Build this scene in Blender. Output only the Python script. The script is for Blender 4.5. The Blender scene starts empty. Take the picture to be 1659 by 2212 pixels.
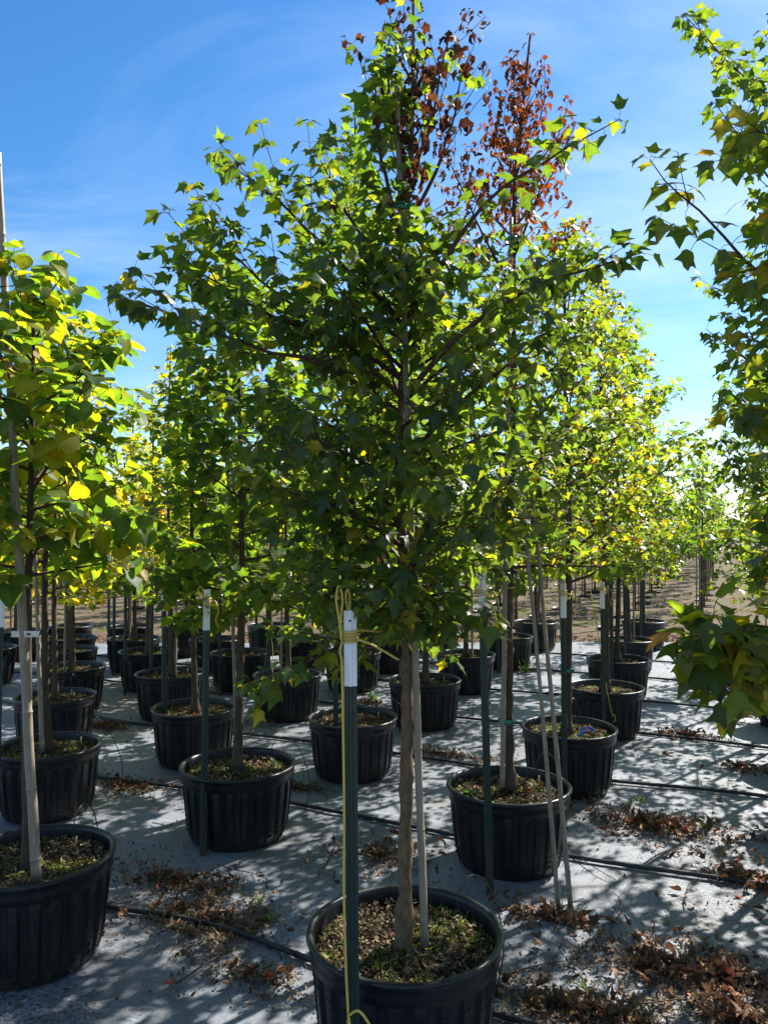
import bpy, math, random
import numpy as np
from mathutils import Vector, Matrix, noise

# ------------------------------------------------------------------ camera, sky, sun, exposure
scene = bpy.context.scene
COL = scene.collection
CAM_H = 1.68
PITCH = math.radians(1.45)
F = 1662.0; CX = 829.5; CY = 1106.0          # photograph measured at 1659 x 2212

cam_d = bpy.data.cameras.new('camera')
cam_d.sensor_fit = 'VERTICAL'
cam_d.angle = 2 * math.atan(CY / F)
cam_d.clip_start = 0.05
cam_d.clip_end = 2000
cam = bpy.data.objects.new('camera', cam_d)
cam.location = (0, 0, CAM_H)
cam.rotation_euler = (math.pi / 2 + PITCH, 0, 0)
COL.objects.link(cam)
scene.camera = cam

SUN_AZ = math.radians(47)                     # clockwise from +Y (view direction) towards +X
SUN_EL = math.radians(41)
world = bpy.data.worlds.new('World'); scene.world = world
world.use_nodes = True
wn = world.node_tree.nodes; wl = world.node_tree.links
wn.clear()
w_out = wn.new('ShaderNodeOutputWorld')
w_bg = wn.new('ShaderNodeBackground'); w_bg.inputs['Strength'].default_value = 0.072
w_sky = wn.new('ShaderNodeTexSky'); w_sky.sky_type = 'NISHITA'
w_sky.sun_disc = False
w_sky.sun_elevation = SUN_EL
w_sky.sun_rotation = SUN_AZ
w_sky.altitude = 100; w_sky.air_density = 1.0; w_sky.dust_density = 0.28; w_sky.ozone_density = 3.0
# thin cirrus: streaky noise laid over a flat cloud layer (direction divided by its height)
w_tc = wn.new('ShaderNodeTexCoord')
w_sep = wn.new('ShaderNodeSeparateXYZ'); wl.new(w_tc.outputs['Generated'], w_sep.inputs[0])
def wmath(op, a, b=None, c=None):
    n = wn.new('ShaderNodeMath'); n.operation = op
    for i, v in enumerate((a, b, c)):
        if v is None: continue
        if isinstance(v, (int, float)): n.inputs[i].default_value = v
        else: wl.new(v, n.inputs[i])
    return n.outputs[0]
w_z = wmath('MAXIMUM', w_sep.outputs['Z'], 0.03)
w_zz = wmath('ADD', w_z, 0.12)
w_cx = wmath('DIVIDE', w_sep.outputs['X'], w_zz)
w_cy = wmath('DIVIDE', w_sep.outputs['Y'], w_zz)
w_comb = wn.new('ShaderNodeCombineXYZ'); wl.new(w_cx, w_comb.inputs[0]); wl.new(w_cy, w_comb.inputs[1])
w_map = wn.new('ShaderNodeMapping'); wl.new(w_comb.outputs[0], w_map.inputs[0])
w_map.inputs['Rotation'].default_value = (0, 0, math.radians(28)); w_map.inputs['Scale'].default_value = (0.7, 1.25, 1)
w_map.inputs['Location'].default_value = (3.1, 1.7, 0)
w_n1 = wn.new('ShaderNodeTexNoise'); wl.new(w_map.outputs[0], w_n1.inputs['Vector'])
w_n1.inputs['Scale'].default_value = 1.2; w_n1.inputs['Detail'].default_value = 9; w_n1.inputs['Roughness'].default_value = 0.62; w_n1.inputs['Distortion'].default_value = 0.7
w_n2 = wn.new('ShaderNodeTexNoise'); wl.new(w_comb.outputs[0], w_n2.inputs['Vector'])
w_n2.inputs['Scale'].default_value = 0.55; w_n2.inputs['Detail'].default_value = 3
w_r1 = wn.new('ShaderNodeMapRange'); wl.new(w_n1.outputs['Fac'], w_r1.inputs['Value'])
w_r1.inputs['From Min'].default_value = 0.40; w_r1.inputs['From Max'].default_value = 0.80
w_r2 = wn.new('ShaderNodeMapRange'); wl.new(w_n2.outputs['Fac'], w_r2.inputs['Value'])
w_r2.inputs['From Min'].default_value = 0.34; w_r2.inputs['From Max'].default_value = 0.60
w_f = wmath('MULTIPLY', w_r1.outputs[0], w_r2.outputs[0])
w_f = wmath('MULTIPLY', w_f, 0.55)
w_mix = wn.new('ShaderNodeMix'); w_mix.data_type = 'RGBA'
wl.new(w_f, w_mix.inputs[0]); w_hs = wn.new('ShaderNodeHueSaturation'); w_hs.inputs['Saturation'].default_value = 1.30; wl.new(w_sky.outputs[0], w_hs.inputs['Color']); wl.new(w_hs.outputs[0], w_mix.inputs[6]); w_mix.inputs[7].default_value = (7.0, 7.5, 8.2, 1)
wl.new(w_mix.outputs[2], w_bg.inputs['Color']); wl.new(w_bg.outputs[0], w_out.inputs['Surface'])

sun_d = bpy.data.lights.new('sun', 'SUN')
sun_d.energy = 5.0; sun_d.angle = math.radians(0.53); sun_d.color = (1.0, 0.96, 0.90)
sun = bpy.data.objects.new('sun', sun_d)
S_DIR = Vector((math.sin(SUN_AZ) * math.cos(SUN_EL), math.cos(SUN_AZ) * math.cos(SUN_EL), math.sin(SUN_EL)))
sun.rotation_euler = (-S_DIR).to_track_quat('-Z', 'Y').to_euler()
sun.location = (8, 8, 12)
COL.objects.link(sun)

vs = scene.view_settings
vs.view_transform = 'Standard'; vs.look = 'None'; vs.gamma = 1; vs.use_curve_mapping = False
vs.exposure = 1.5
scene.render.engine = 'CYCLES'
scene.cycles.max_bounces = 8; scene.cycles.diffuse_bounces = 5; scene.cycles.glossy_bounces = 2
scene.cycles.transmission_bounces = 4; scene.cycles.transparent_max_bounces = 4
scene.cycles.use_denoising = True
scene.cycles.sample_clamp_indirect = 6

RNG = random.Random(11)

# ------------------------------------------------------------------ photograph pixel -> place
def ray(x, y):
    d = Vector(((x - CX) / F, 1.0, (CY - y) / F))
    c, s = math.cos(PITCH), math.sin(PITCH)
    return Vector((d.x, d.y * c - d.z * s, d.y * s + d.z * c))
def gp(x, y, z=0.0):
    r = ray(x, y); t = (z - CAM_H) / r.z
    return Vector((0, 0, CAM_H)) + r * t
def at(x, y, depth):
    r = ray(x, y); return Vector((0, 0, CAM_H)) + r * (depth / r.y)

UA = Vector((0.917, -0.400, 0)); VA = Vector((0.400, 0.917, 0))    # axes of the planting grid
def uv(u, v, z=0.0): return UA * u + VA * v + Vector((0, 0, z))

# ------------------------------------------------------------------ object helpers
def tag(o, label=None, cat=None, group=None, kind=None):
    if label: o['label'] = label
    if cat: o['category'] = cat
    if group: o['group'] = group
    if kind: o['kind'] = kind
    return o
def empty(name, loc=(0, 0, 0), rz=0.0):
    o = bpy.data.objects.new(name, None); o.location = loc; o.rotation_euler = (0, 0, rz)
    o.empty_display_size = 0.1
    COL.objects.link(o); return o
def link(name, me, parent=None, loc=None):
    o = bpy.data.objects.new(name, me); COL.objects.link(o)
    if parent is not None: o.parent = parent
    if loc is not None: o.location = loc
    return o
def np_mesh(name, V, T, mat, C=None, smooth=True):
    me = bpy.data.meshes.new(name)
    V = np.ascontiguousarray(V, dtype=np.float32); T = np.ascontiguousarray(T, dtype=np.int32)
    n, m = len(V), len(T)
    me.vertices.add(n); me.vertices.foreach_set('co', V.ravel())
    me.loops.add(m * 3); me.loops.foreach_set('vertex_index', T.ravel())
    me.polygons.add(m); me.polygons.foreach_set('loop_start', np.arange(0, m * 3, 3, dtype=np.int32))
    me.polygons.foreach_set('use_smooth', np.full(m, smooth, dtype=bool))
    if C is not None:
        a = me.color_attributes.new('Col', 'FLOAT_COLOR', 'POINT')
        C4 = np.ones((n, 4), dtype=np.float32); C4[:, :3] = C
        a.data.foreach_set('color', C4.ravel())
    me.update(calc_edges=True); me.materials.append(mat)
    return me

class MB:
    def __init__(s): s.v = []; s.f = []; s.c = []; s.col = (1, 1, 1)
    def add(s, vs_, fs):
        b = len(s.v); s.v += [tuple(p) for p in vs_]; s.f += [tuple(i + b for i in f) for f in fs]
        s.c += [s.col] * len(vs_)
    def tube(s, pts, rad, n=8, cap=True, disp=None):
        pts = [Vector(p) for p in pts]; m = len(pts)
        if not isinstance(rad, (list, tuple)): rad = [rad] * m
        t0 = (pts[1] - pts[0]).normalized()
        a = t0.orthogonal().normalized(); vs_ = []
        for i in range(m):
            t = (pts[min(i + 1, m - 1)] - pts[max(i - 1, 0)])
            t = t.normalized() if t.length > 1e-9 else t0
            a = (a - t * a.dot(t)); a = a.normalized() if a.length > 1e-6 else t.orthogonal().normalized()
            b = t.cross(a)
            for k in range(n):
                th = 2 * math.pi * k / n
                d = a * math.cos(th) + b * math.sin(th)
                r = rad[i]
                p = pts[i] + d * r
                if disp: p = p + d * disp(p, r)
                vs_.append(p)
        fs = []
        for i in range(m - 1):
            for k in range(n):
                k2 = (k + 1) % n
                fs.append((i * n + k, i * n + k2, (i + 1) * n + k2, (i + 1) * n + k))
        if cap:
            fs.append(tuple(range(n - 1, -1, -1))); fs.append(tuple((m - 1) * n + k for k in range(n)))
        s.add(vs_, fs)
    def box(s, c, h, M=None):
        c = Vector(c); vs_ = []
        for sx in (-1, 1):
            for sy in (-1, 1):
                for sz in (-1, 1):
                    p = Vector((sx * h[0], sy * h[1], sz * h[2]))
                    if M is not None: p = M @ p
                    vs_.append(c + p)
        s.add(vs_, [(0, 1, 3, 2), (4, 6, 7, 5), (0, 4, 5, 1), (2, 3, 7, 6), (0, 2, 6, 4), (1, 5, 7, 3)])
    def lathe(s, prof, n=48, rfun=None, close=False):
        vs_ = []; m = len(prof)
        for i, (r, z) in enumerate(prof):
            for k in range(n):
                th = 2 * math.pi * k / n
                rr = r + (rfun(th, i) if rfun else 0)
                vs_.append((rr * math.cos(th), rr * math.sin(th), z))
        fs = []
        for i in range(m - 1):
            for k in range(n):
                k2 = (k + 1) % n
                fs.append((i * n + k, i * n + k2, (i + 1) * n + k2, (i + 1) * n + k))
        s.add(vs_, fs)
    def extrude(s, prof, p0, p1, up=Vector((0, 1, 0))):
        p0 = Vector(p0); p1 = Vector(p1); t = (p1 - p0).normalized()
        a = (Vector((1, 0, 0)) - t * t.x).normalized(); b = t.cross(a)
        n = len(prof); vs_ = [p + a * x + b * y for p in (p0, p1) for (x, y) in prof]
        fs = [(k, (k + 1) % n, n + (k + 1) % n, n + k) for k in range(n)]
        fs += [tuple(range(n - 1, -1, -1)), tuple(n + k for k in range(n))]
        s.add(vs_, fs)
    def mesh(s, name, mat, smooth=True, colors=False):
        me = bpy.data.meshes.new(name); me.from_pydata(s.v, [], s.f)
        if smooth: me.polygons.foreach_set('use_smooth', [True] * len(s.f))
        if colors:
            a = me.color_attributes.new('Col', 'FLOAT_COLOR', 'POINT')
            a.data.foreach_set('color', np.array([(c[0], c[1], c[2], 1) for c in s.c], dtype=np.float32).ravel())
        me.update(); me.materials.append(mat); return me
    def obj(s, name, mat, parent=None, smooth=True, loc=None, colors=False):
        return link(name, s.mesh(name, mat, smooth, colors), parent, loc)

def spline(pts, n):
    """Catmull-Rom through pts, n samples."""
    pts = [Vector(p) for p in pts]
    P = [pts[0] * 2 - pts[1]] + pts + [pts[-1] * 2 - pts[-2]]
    out = []; m = len(pts) - 1
    for i in range(n):
        t = i / (n - 1) * m; k = min(int(t), m - 1); u = t - k
        a, b, c, d = P[k], P[k + 1], P[k + 2], P[k + 3]
        out.append(0.5 * ((2 * b) + (c - a) * u + (2 * a - 5 * b + 4 * c - d) * u * u + (3 * b - a - 3 * c + d) * u ** 3))
    return out

# ------------------------------------------------------------------ materials
class NT:
    def __init__(s, name):
        s.m = bpy.data.materials.new(name); s.m.use_nodes = True
        s.t = s.m.node_tree; s.n = s.t.nodes; s.l = s.t.links; s.n.clear()
        s.out = s.n.new('ShaderNodeOutputMaterial')
    def node(s, ty, **kw):
        n = s.n.new(ty)
        for k, v in kw.items(): setattr(n, k, v)
        return n
    def set(s, sock, v):
        if hasattr(v, 'node'): s.l.new(v, sock)
        else: sock.default_value = v
    def obj(s): return s.node('ShaderNodeTexCoord').outputs['Object']
    def geo(s): return s.node('ShaderNodeNewGeometry').outputs['Position']
    def mapping(s, vec, scale=(1, 1, 1), rot=(0, 0, 0), loc=(0, 0, 0)):
        n = s.node('ShaderNodeMapping'); s.l.new(vec, n.inputs[0])
        n.inputs['Scale'].default_value = scale; n.inputs['Rotation'].default_value = rot; n.inputs['Location'].default_value = loc
        return n.outputs[0]
    def noise(s, vec, scale, detail=4, rough=0.55, dist=0.0):
        n = s.node('ShaderNodeTexNoise'); s.l.new(vec, n.inputs['Vector'])
        n.inputs['Scale'].default_value = scale; n.inputs['Detail'].default_value = detail
        n.inputs['Roughness'].default_value = rough; n.inputs['Distortion'].default_value = dist
        return n.outputs['Fac']
    def rng(s, v, a, b, c=0.0, d=1.0):
        n = s.node('ShaderNodeMapRange'); s.l.new(v, n.inputs['Value'])
        for k, x in zip(('From Min', 'From Max', 'To Min', 'To Max'), (a, b, c, d)): n.inputs[k].default_value = x
        return n.outputs[0]
    def math(s, op, a, b=None):
        n = s.node('ShaderNodeMath', operation=op); s.set(n.inputs[0], a)
        if b is not None: s.set(n.inputs[1], b)
        return n.outputs[0]
    def mix(s, f, a, b, mode='MIX'):
        n = s.node('ShaderNodeMix', data_type='RGBA', blend_type=mode)
        s.set(n.inputs[0], f)
        for k, v in ((6, a), (7, b)):
            if isinstance(v, tuple) and len(v) == 3: v = v + (1,)
            s.set(n.inputs[k], v)
        return n.outputs[2]
    def ramp(s, f, stops):
        n = s.node('ShaderNodeValToRGB'); s.l.new(f, n.inputs[0]); e = n.color_ramp.elements
        while len(e) < len(stops): e.new(0.5)
        for k, (p, c) in enumerate(stops): e[k].position = p; e[k].color = c + (1,)
        return n.outputs[0]
    def bump(s, h, strength=0.5, dist=0.01):
        n = s.node('ShaderNodeBump'); s.l.new(h, n.inputs['Height'])
        n.inputs['Strength'].default_value = strength; n.inputs['Distance'].default_value = dist
        return n.outputs[0]
    def bsdf(s, color, rough=0.6, spec=0.5, normal=None, metal=0.0, **kw):
        n = s.node('ShaderNodeBsdfPrincipled')
        if isinstance(color, tuple) and len(color) == 3: color = color + (1,)
        s.set(n.inputs['Base Color'], color); s.set(n.inputs['Roughness'], rough)
        s.set(n.inputs['Specular IOR Level'], spec); n.inputs['Metallic'].default_value = metal
        if normal is not None: s.l.new(normal, n.inputs['Normal'])
        return n.outputs[0]
    def done(s, sh): s.l.new(sh, s.out.inputs['Surface']); return s.m

def mat_leaf(name, trans=0.5, rough=0.42, spec=0.45, tint=(3.0,3.0,0.8), detail=True):
    k = NT(name)
    a = k.node('ShaderNodeAttribute', attribute_name='Col').outputs['Color']
    tc = k.obj()
    nz = k.noise(tc, 60.0, 3, 0.6)
    v = k.rng(nz, 0.3, 0.7, 0.78, 1.22)
    col = k.mix(1.0, a, k.node('ShaderNodeCombineColor').outputs[0], 'MULTIPLY')
    cc = col.node.inputs[7].links[0].from_node
    for i in range(3): k.l.new(v, cc.inputs[i])
    tcol = k.mix(1.0, col, tint, 'MULTIPLY')
    p = k.bsdf(col, rough, spec)
    t = k.node('ShaderNodeBsdfTranslucent'); k.l.new(tcol, t.inputs['Color'])
    m = k.node('ShaderNodeMixShader'); m.inputs[0].default_value = trans
    k.l.new(p, m.inputs[1]); k.l.new(t.outputs[0], m.inputs[2])
    return k.done(m.outputs[0])
M = {}
M['leaf'] = mat_leaf('leaf_green', 0.54, 0.42, 0.42, (3.45, 3.65, 0.62))
M['redbud'] = mat_leaf('leaf_soft_green', 0.58, 0.52, 0.26, (3.95, 3.75, 0.52))
M['dead'] = mat_leaf('leaf_dead', 0.3, 0.7, 0.2, (2.2, 1.5, 1.0))
M['litter'] = mat_leaf('leaf_litter', 0.12, 0.75, 0.2, (1.5, 1.2, 1.0))
M['grass'] = mat_leaf('grass_blade', 0.45, 0.5, 0.35, (2.4, 2.4, 0.8))

def bark(name, c0, c1, c2, scale=1.0, stretch=0.25):
    k = NT(name); tc = k.obj()
    mp = k.mapping(tc, (scale, scale, scale * stretch))
    n1 = k.noise(mp, 55, 6, 0.65); n2 = k.noise(tc, 9, 4, 0.6); n3 = k.noise(mp, 160, 3, 0.6)
    c = k.ramp(n1, [(0.28, c0), (0.5, c1), (0.72, c2)])
    c = k.mix(k.rng(n2, 0.35, 0.7, 0, 0.55), c, tuple(x * 1.35 for x in c1))
    h = k.math('ADD', n1, k.math('MULTIPLY', n3, 0.5))
    return k.done(k.bsdf(c, 0.85, 0.2, k.bump(h, 0.7, 0.006)))
M['bark'] = bark('bark_tan', (0.052, 0.033, 0.019), (0.125, 0.084, 0.048), (0.215, 0.155, 0.092), 1.0, 0.5)
M['bark_grey'] = bark('bark_grey_brown', (0.028, 0.019, 0.013), (0.062, 0.045, 0.031), (0.11, 0.085, 0.062))
M['twig'] = bark('twig_red_brown', (0.035, 0.02, 0.016), (0.075, 0.042, 0.03), (0.12, 0.075, 0.05), 2.0)

def mat_cane():
    k = NT('bamboo_cane'); tc = k.obj()
    mp = k.mapping(tc, (1, 1, 0.04)); n = k.noise(mp, 180, 4, 0.6); n2 = k.noise(tc, 7, 4, 0.6)
    c = k.ramp(n, [(0.3, (0.15, 0.115, 0.075)), (0.55, (0.25, 0.20, 0.14)), (0.75, (0.34, 0.29, 0.22))])
    c = k.mix(k.rng(n2, 0.45, 0.75, 0, 0.6), c, (0.15, 0.13, 0.11))
    return k.done(k.bsdf(c, 0.55, 0.4, k.bump(n, 0.3, 0.002)))
M['cane'] = mat_cane()
def mat_post():
    k = NT('green_painted_steel'); tc = k.obj()
    n = k.noise(tc, 30, 5, 0.65); n2 = k.noise(tc, 6, 5, 0.7)
    z = k.node('ShaderNodeSeparateXYZ'); k.l.new(tc, z.inputs[0])
    c = k.mix(k.rng(n, 0.4, 0.7), (0.004, 0.020, 0.017), (0.007, 0.029, 0.023))
    d = k.math('MULTIPLY', k.rng(z.outputs['Z'], 0.30, 0.0), k.rng(n2, 0.3, 0.6))
    c = k.mix(d, c, (0.07, 0.055, 0.038)); ns = k.noise(k.mapping(tc, (1, 1, 0.3)), 70, 5, 0.7)
    c = k.mix(k.rng(ns, 0.66, 0.72, 0, 0.8), c, (0.075, 0.035, 0.018))
    return k.done(k.bsdf(c, 0.42, 0.5, k.bump(n, 0.15, 0.002)))
M['post'] = mat_post()
def simple(name, c, rough=0.5, spec=0.5, var=0.15, scale=20, bump=0.1, metal=0.0):
    k = NT(name); tc = k.obj(); n = k.noise(tc, scale, 5, 0.65)
    col = k.mix(k.rng(n, 0.3, 0.7), tuple(x * (1 - var) for x in c), tuple(min(1, x * (1 + var)) for x in c))
    return k.done(k.bsdf(col, rough, spec, k.bump(n, bump, 0.003), metal))
def mat_white():
    k = NT('chipped_white_paint'); tc = k.obj()
    n = k.noise(tc, 45, 6, 0.7); n2 = k.noise(k.mapping(tc, (1, 1, 0.15)), 60, 4, 0.6)
    c = k.mix(k.rng(n2, 0.55, 0.8, 0, 0.35), (0.78, 0.79, 0.80), (0.5, 0.5, 0.48))
    c = k.mix(k.rng(n, 0.665, 0.69), c, (0.05, 0.05, 0.045))
    return k.done(k.bsdf(c, 0.5, 0.4, k.bump(n, 0.15, 0.002)))
M['white'] = mat_white()
def mat_rope():
    k = NT('yellow_twisted_rope'); tc = k.obj()
    w = k.node('ShaderNodeTexWave', wave_type='BANDS', bands_direction='DIAGONAL'); k.l.new(tc, w.inputs[0])
    w.inputs['Scale'].default_value = 130; w.inputs['Distortion'].default_value = 1.0
    c = k.mix(w.outputs['Fac'], (0.50, 0.34, 0.055), (0.72, 0.54, 0.12))
    return k.done(k.bsdf(c, 0.5, 0.4, k.bump(w.outputs['Fac'], 0.5, 0.002)))
M['rope'] = mat_rope()
M['pipe'] = simple('black_poly_pipe', (0.014, 0.014, 0.015), 0.42, 0.5, 0.3, 8)
M['emitter'] = simple('olive_stake_plastic', (0.30, 0.27, 0.07), 0.5)
M['tape_green'] = simple('green_tie_tape', (0.01, 0.16, 0.10), 0.4)
M['tape_blue'] = simple('blue_flagging', (0.02, 0.16, 0.60), 0.4)
M['tape_red'] = simple('red_flagging', (0.50, 0.015, 0.02), 0.4)
M['strap'] = simple('black_tie_strap', (0.012, 0.012, 0.013), 0.5)
M['clamp'] = simple('galvanised_clamp', (0.42, 0.43, 0.44), 0.4, 0.5, 0.2, 40, 0.1, 0.75)
def mat_pot():
    k = NT('black_pot_plastic'); tc = k.obj()
    z = k.node('ShaderNodeSeparateXYZ'); k.l.new(tc, z.inputs[0])
    inf = k.node('ShaderNodeObjectInfo').outputs['Random']
    off = k.node('ShaderNodeVectorMath', operation='ADD'); k.l.new(tc, off.inputs[0])
    cmb = k.node('ShaderNodeCombineXYZ'); k.l.new(k.math('MULTIPLY', inf, 37.0), cmb.inputs[0]); k.l.new(cmb.outputs[0], off.inputs[1])
    n = k.noise(off.outputs[0], 7, 6, 0.68); n2 = k.noise(off.outputs[0], 60, 4, 0.6)
    n3 = k.noise(k.mapping(off.outputs[0], (1, 1, 0.2)), 22, 4, 0.6)
    c = k.mix(k.rng(n2, 0.3, 0.7), (0.0030, 0.0040, 0.0056), (0.0062, 0.0075, 0.0095))
    c = k.mix(k.rng(n3, 0.48, 0.75, 0, 0.55), c, (0.032, 0.032, 0.030))       # dried water marks
    d = k.math('MULTIPLY', k.rng(z.outputs['Z'], 0.20, 0.0, 0.0, 0.8), k.rng(n, 0.36, 0.62))
    c = k.mix(d, c, (0.038, 0.029, 0.020))                                      # splashed mud near the foot
    alg = k.math('MULTIPLY', k.rng(n, 0.62, 0.72), k.rng(n2, 0.5, 0.65))
    c = k.mix(k.math('MULTIPLY', alg, 0.5), c, (0.05, 0.075, 0.012))
    r = k.rng(n3, 0.3, 0.7, 0.30, 0.50)
    return k.done(k.bsdf(c, r, 0.38, k.bump(n2, 0.12, 0.003)))
M['pot'] = mat_pot()
def mat_soil():
    k = NT('potting_soil'); tc = k.geo()
    n = k.noise(tc, 9, 5, 0.65); n2 = k.noise(tc, 90, 6, 0.7); n3 = k.noise(tc, 260, 3, 0.6)
    c = k.ramp(n2, [(0.30, (0.012, 0.008, 0.005)), (0.48, (0.04, 0.027, 0.016)), (0.62, (0.09, 0.06, 0.033)), (0.76, (0.20, 0.145, 0.08))])
    c = k.mix(k.rng(n, 0.52, 0.66, 0, 0.75), c, k.mix(k.rng(n3, 0.35, 0.65), (0.045, 0.075, 0.010), (0.17, 0.19, 0.03)))
    return k.done(k.bsdf(c, 0.95, 0.1, k.bump(k.math('ADD', n2, n3), 1.0, 0.02)))
M['soil'] = mat_soil()
def mat_mat():
    k = NT('woven_ground_cover'); g = k.geo()
    # woven tape fabric: fine weave, coloured guide threads along the rolls, dust, dried puddle marks
    r = k.mapping(g, (1, 1, 1), (0, 0, math.radians(23.6)))
    sp = k.node('ShaderNodeSeparateXYZ'); k.l.new(r, sp.inputs[0])
    fr = k.math('FRACT', k.math('MULTIPLY', k.math('ADD', sp.outputs['Y'], k.math('MULTIPLY', k.noise(g, 2.2, 2), 0.02)), 1 / 0.305))
    line = k.math('LESS_THAN', fr, 0.010)
    wv = k.node('ShaderNodeTexWave', wave_type='BANDS', bands_direction='X'); k.l.new(r, wv.inputs[0]); wv.inputs['Scale'].default_value = 130
    wv2 = k.node('ShaderNodeTexWave', wave_type='BANDS', bands_direction='Y'); k.l.new(r, wv2.inputs[0]); wv2.inputs['Scale'].default_value = 130
    weave = k.math('MULTIPLY', wv.outputs['Fac'], wv2.outputs['Fac'])
    n = k.noise(g, 0.9, 6, 0.62); n2 = k.noise(g, 7, 6, 0.7); n3 = k.noise(g, 75, 4, 0.65); n4 = k.noise(g, 2.4, 5, 0.6, 0.4)
    c = k.mix(k.rng(n2, 0.3, 0.7), (0.150, 0.164, 0.186), (0.215, 0.230, 0.252))
    c = k.mix(k.rng(weave, 0.0, 0.7, 0.0, 0.22), c, (0.08, 0.085, 0.092))
    c = k.mix(k.math('MULTIPLY', line, k.rng(n2, 0.38, 0.55, 0.1, 0.8)), c, (0.42, 0.52, 0.53))
    c = k.mix(k.math('MULTIPLY', k.rng(n4, 0.48, 0.70, 0, 0.8), k.rng(n2, 0.32, 0.60)), c, (0.105, 0.090, 0.068))
    gr = k.math('MULTIPLY', k.rng(n, 0.46, 0.60), k.rng(n3, 0.46, 0.58))
    c = k.mix(k.math('MULTIPLY', gr, 0.85), c, (0.042, 0.036, 0.024))
    moss = k.math('MULTIPLY', k.rng(n4, 0.62, 0.72), k.rng(n3, 0.42, 0.60))
    c = k.mix(k.math('MULTIPLY', moss, 0.5), c, (0.12, 0.125, 0.04))
    rough = k.rng(n2, 0.3, 0.7, 0.40, 0.60)
    h = k.math('ADD', k.math('MULTIPLY', weave, 0.25), k.math('ADD', n3, k.math('MULTIPLY', n2, 1.0)))
    return k.done(k.bsdf(c, rough, 0.42, k.bump(h, 0.4, 0.006)))
M['mat'] = mat_mat()
def mat_dirt():
    k = NT('field_soil'); g = k.geo()
    n = k.noise(g, 0.35, 6, 0.65); n2 = k.noise(g, 5, 6, 0.7); n3 = k.noise(g, 40, 4, 0.7); n4 = k.noise(g, 0.9, 5, 0.6)
    c = k.ramp(n2, [(0.3, (0.050, 0.031, 0.020)), (0.5, (0.105, 0.068, 0.043)), (0.72, (0.18, 0.125, 0.082))])
    c = k.mix(k.rng(n3, 0.3, 0.7, 0, 0.45), c, (0.21, 0.16, 0.11))
    gr = k.math('MULTIPLY', k.rng(n4, 0.50, 0.62), k.rng(n3, 0.38, 0.56))
    c = k.mix(k.math('MULTIPLY', gr, 0.9), c, (0.085, 0.105, 0.022))
    return k.done(k.bsdf(c, 0.95, 0.15, k.bump(k.math('ADD', n2, k.math('MULTIPLY', n3, 0.4)), 0.9, 0.06)))
M['dirt'] = mat_dirt()

# ------------------------------------------------------------------ the setting
def build_ground():
    n = 90
    xs = np.concatenate([np.linspace(-900, -60, 10), np.linspace(-55, 55, 150), np.linspace(60, 900, 10)])
    ys = np.concatenate([np.linspace(-60, 8, 8), np.linspace(9, 60, 90), np.linspace(64, 900, 14)])
    X, Y = np.meshgrid(xs, ys)
    Z = np.full_like(X, -0.035)
    for i in range(X.shape[0]):
        for j in range(X.shape[1]):
            if Y[i, j] > 12.4 and Y[i, j] < 62 and abs(X[i, j]) < 56:
                Z[i, j] += 0.05 * noise.noise((X[i, j] * 0.6, Y[i, j] * 0.6, 3)) + 0.03 * noise.noise((X[i, j] * 1.7, Y[i, j] * 1.7, 9))
    V = np.stack([X, Y, Z], -1).reshape(-1, 3); w = X.shape[1]
    T = []
    for i in range(X.shape[0] - 1):
        for j in range(w - 1):
            a = i * w + j; T += [(a, a + 1, a + w + 1), (a, a + w + 1, a + w)]
    return tag(link('ground', np_mesh('ground', V, T, M['dirt'])), 'brown bare soil of the nursery field', 'soil', kind='structure')
build_ground()

MAT_EDGE = 11.75
def mat_edge(x): return MAT_EDGE + 0.10 * noise.noise((x * 0.5, 2, 0)) + 0.05 * noise.noise((x * 2.1, 7, 0)) + 0.012 * x
def mat_z(x, y):
    u, v = x * .917 - y * .4, x * .4 + y * .917
    n1 = noise.noise((u * .9, v * 2.6, 11)); rid = max(0, 1 - abs(n1) * 9)            # long creases along the roll
    n2 = noise.noise((u * 2.7 + 5, v * 1.1, 23)); rid2 = max(0, 1 - abs(n2) * 11)
    m_ = max(0, noise.noise((x * .5, y * .5, 31)) + .25)
    return 0.005 * noise.noise((x * 1.3, y * 1.3, 0)) + 0.004 * noise.noise((x * 4.5, y * 4.5, 5)) + (0.011 * rid + .008 * rid2) * m_ - .006
def build_mat():
    nx, ny = 560, 310
    V = []; T = []
    for i in range(ny + 1):
        for j in range(nx + 1):
            x = -13 + 26 * j / nx; e = mat_edge(x); y = -3 + (e + 3) * i / ny
            z = mat_z(x, y)
            if i == ny: z = -0.03
            V.append((x, y, z))
    w = nx + 1
    for i in range(ny):
        for j in range(nx):
            a = i * w + j; T += [(a, a + 1, a + w + 1), (a, a + w + 1, a + w)]
    return tag(link('ground_cover_mat', np_mesh('ground_cover_mat', V, T, M['mat'])),
               'grey woven weed mat covering the container yard', 'weed mat', kind='structure')
build_mat()

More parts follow.
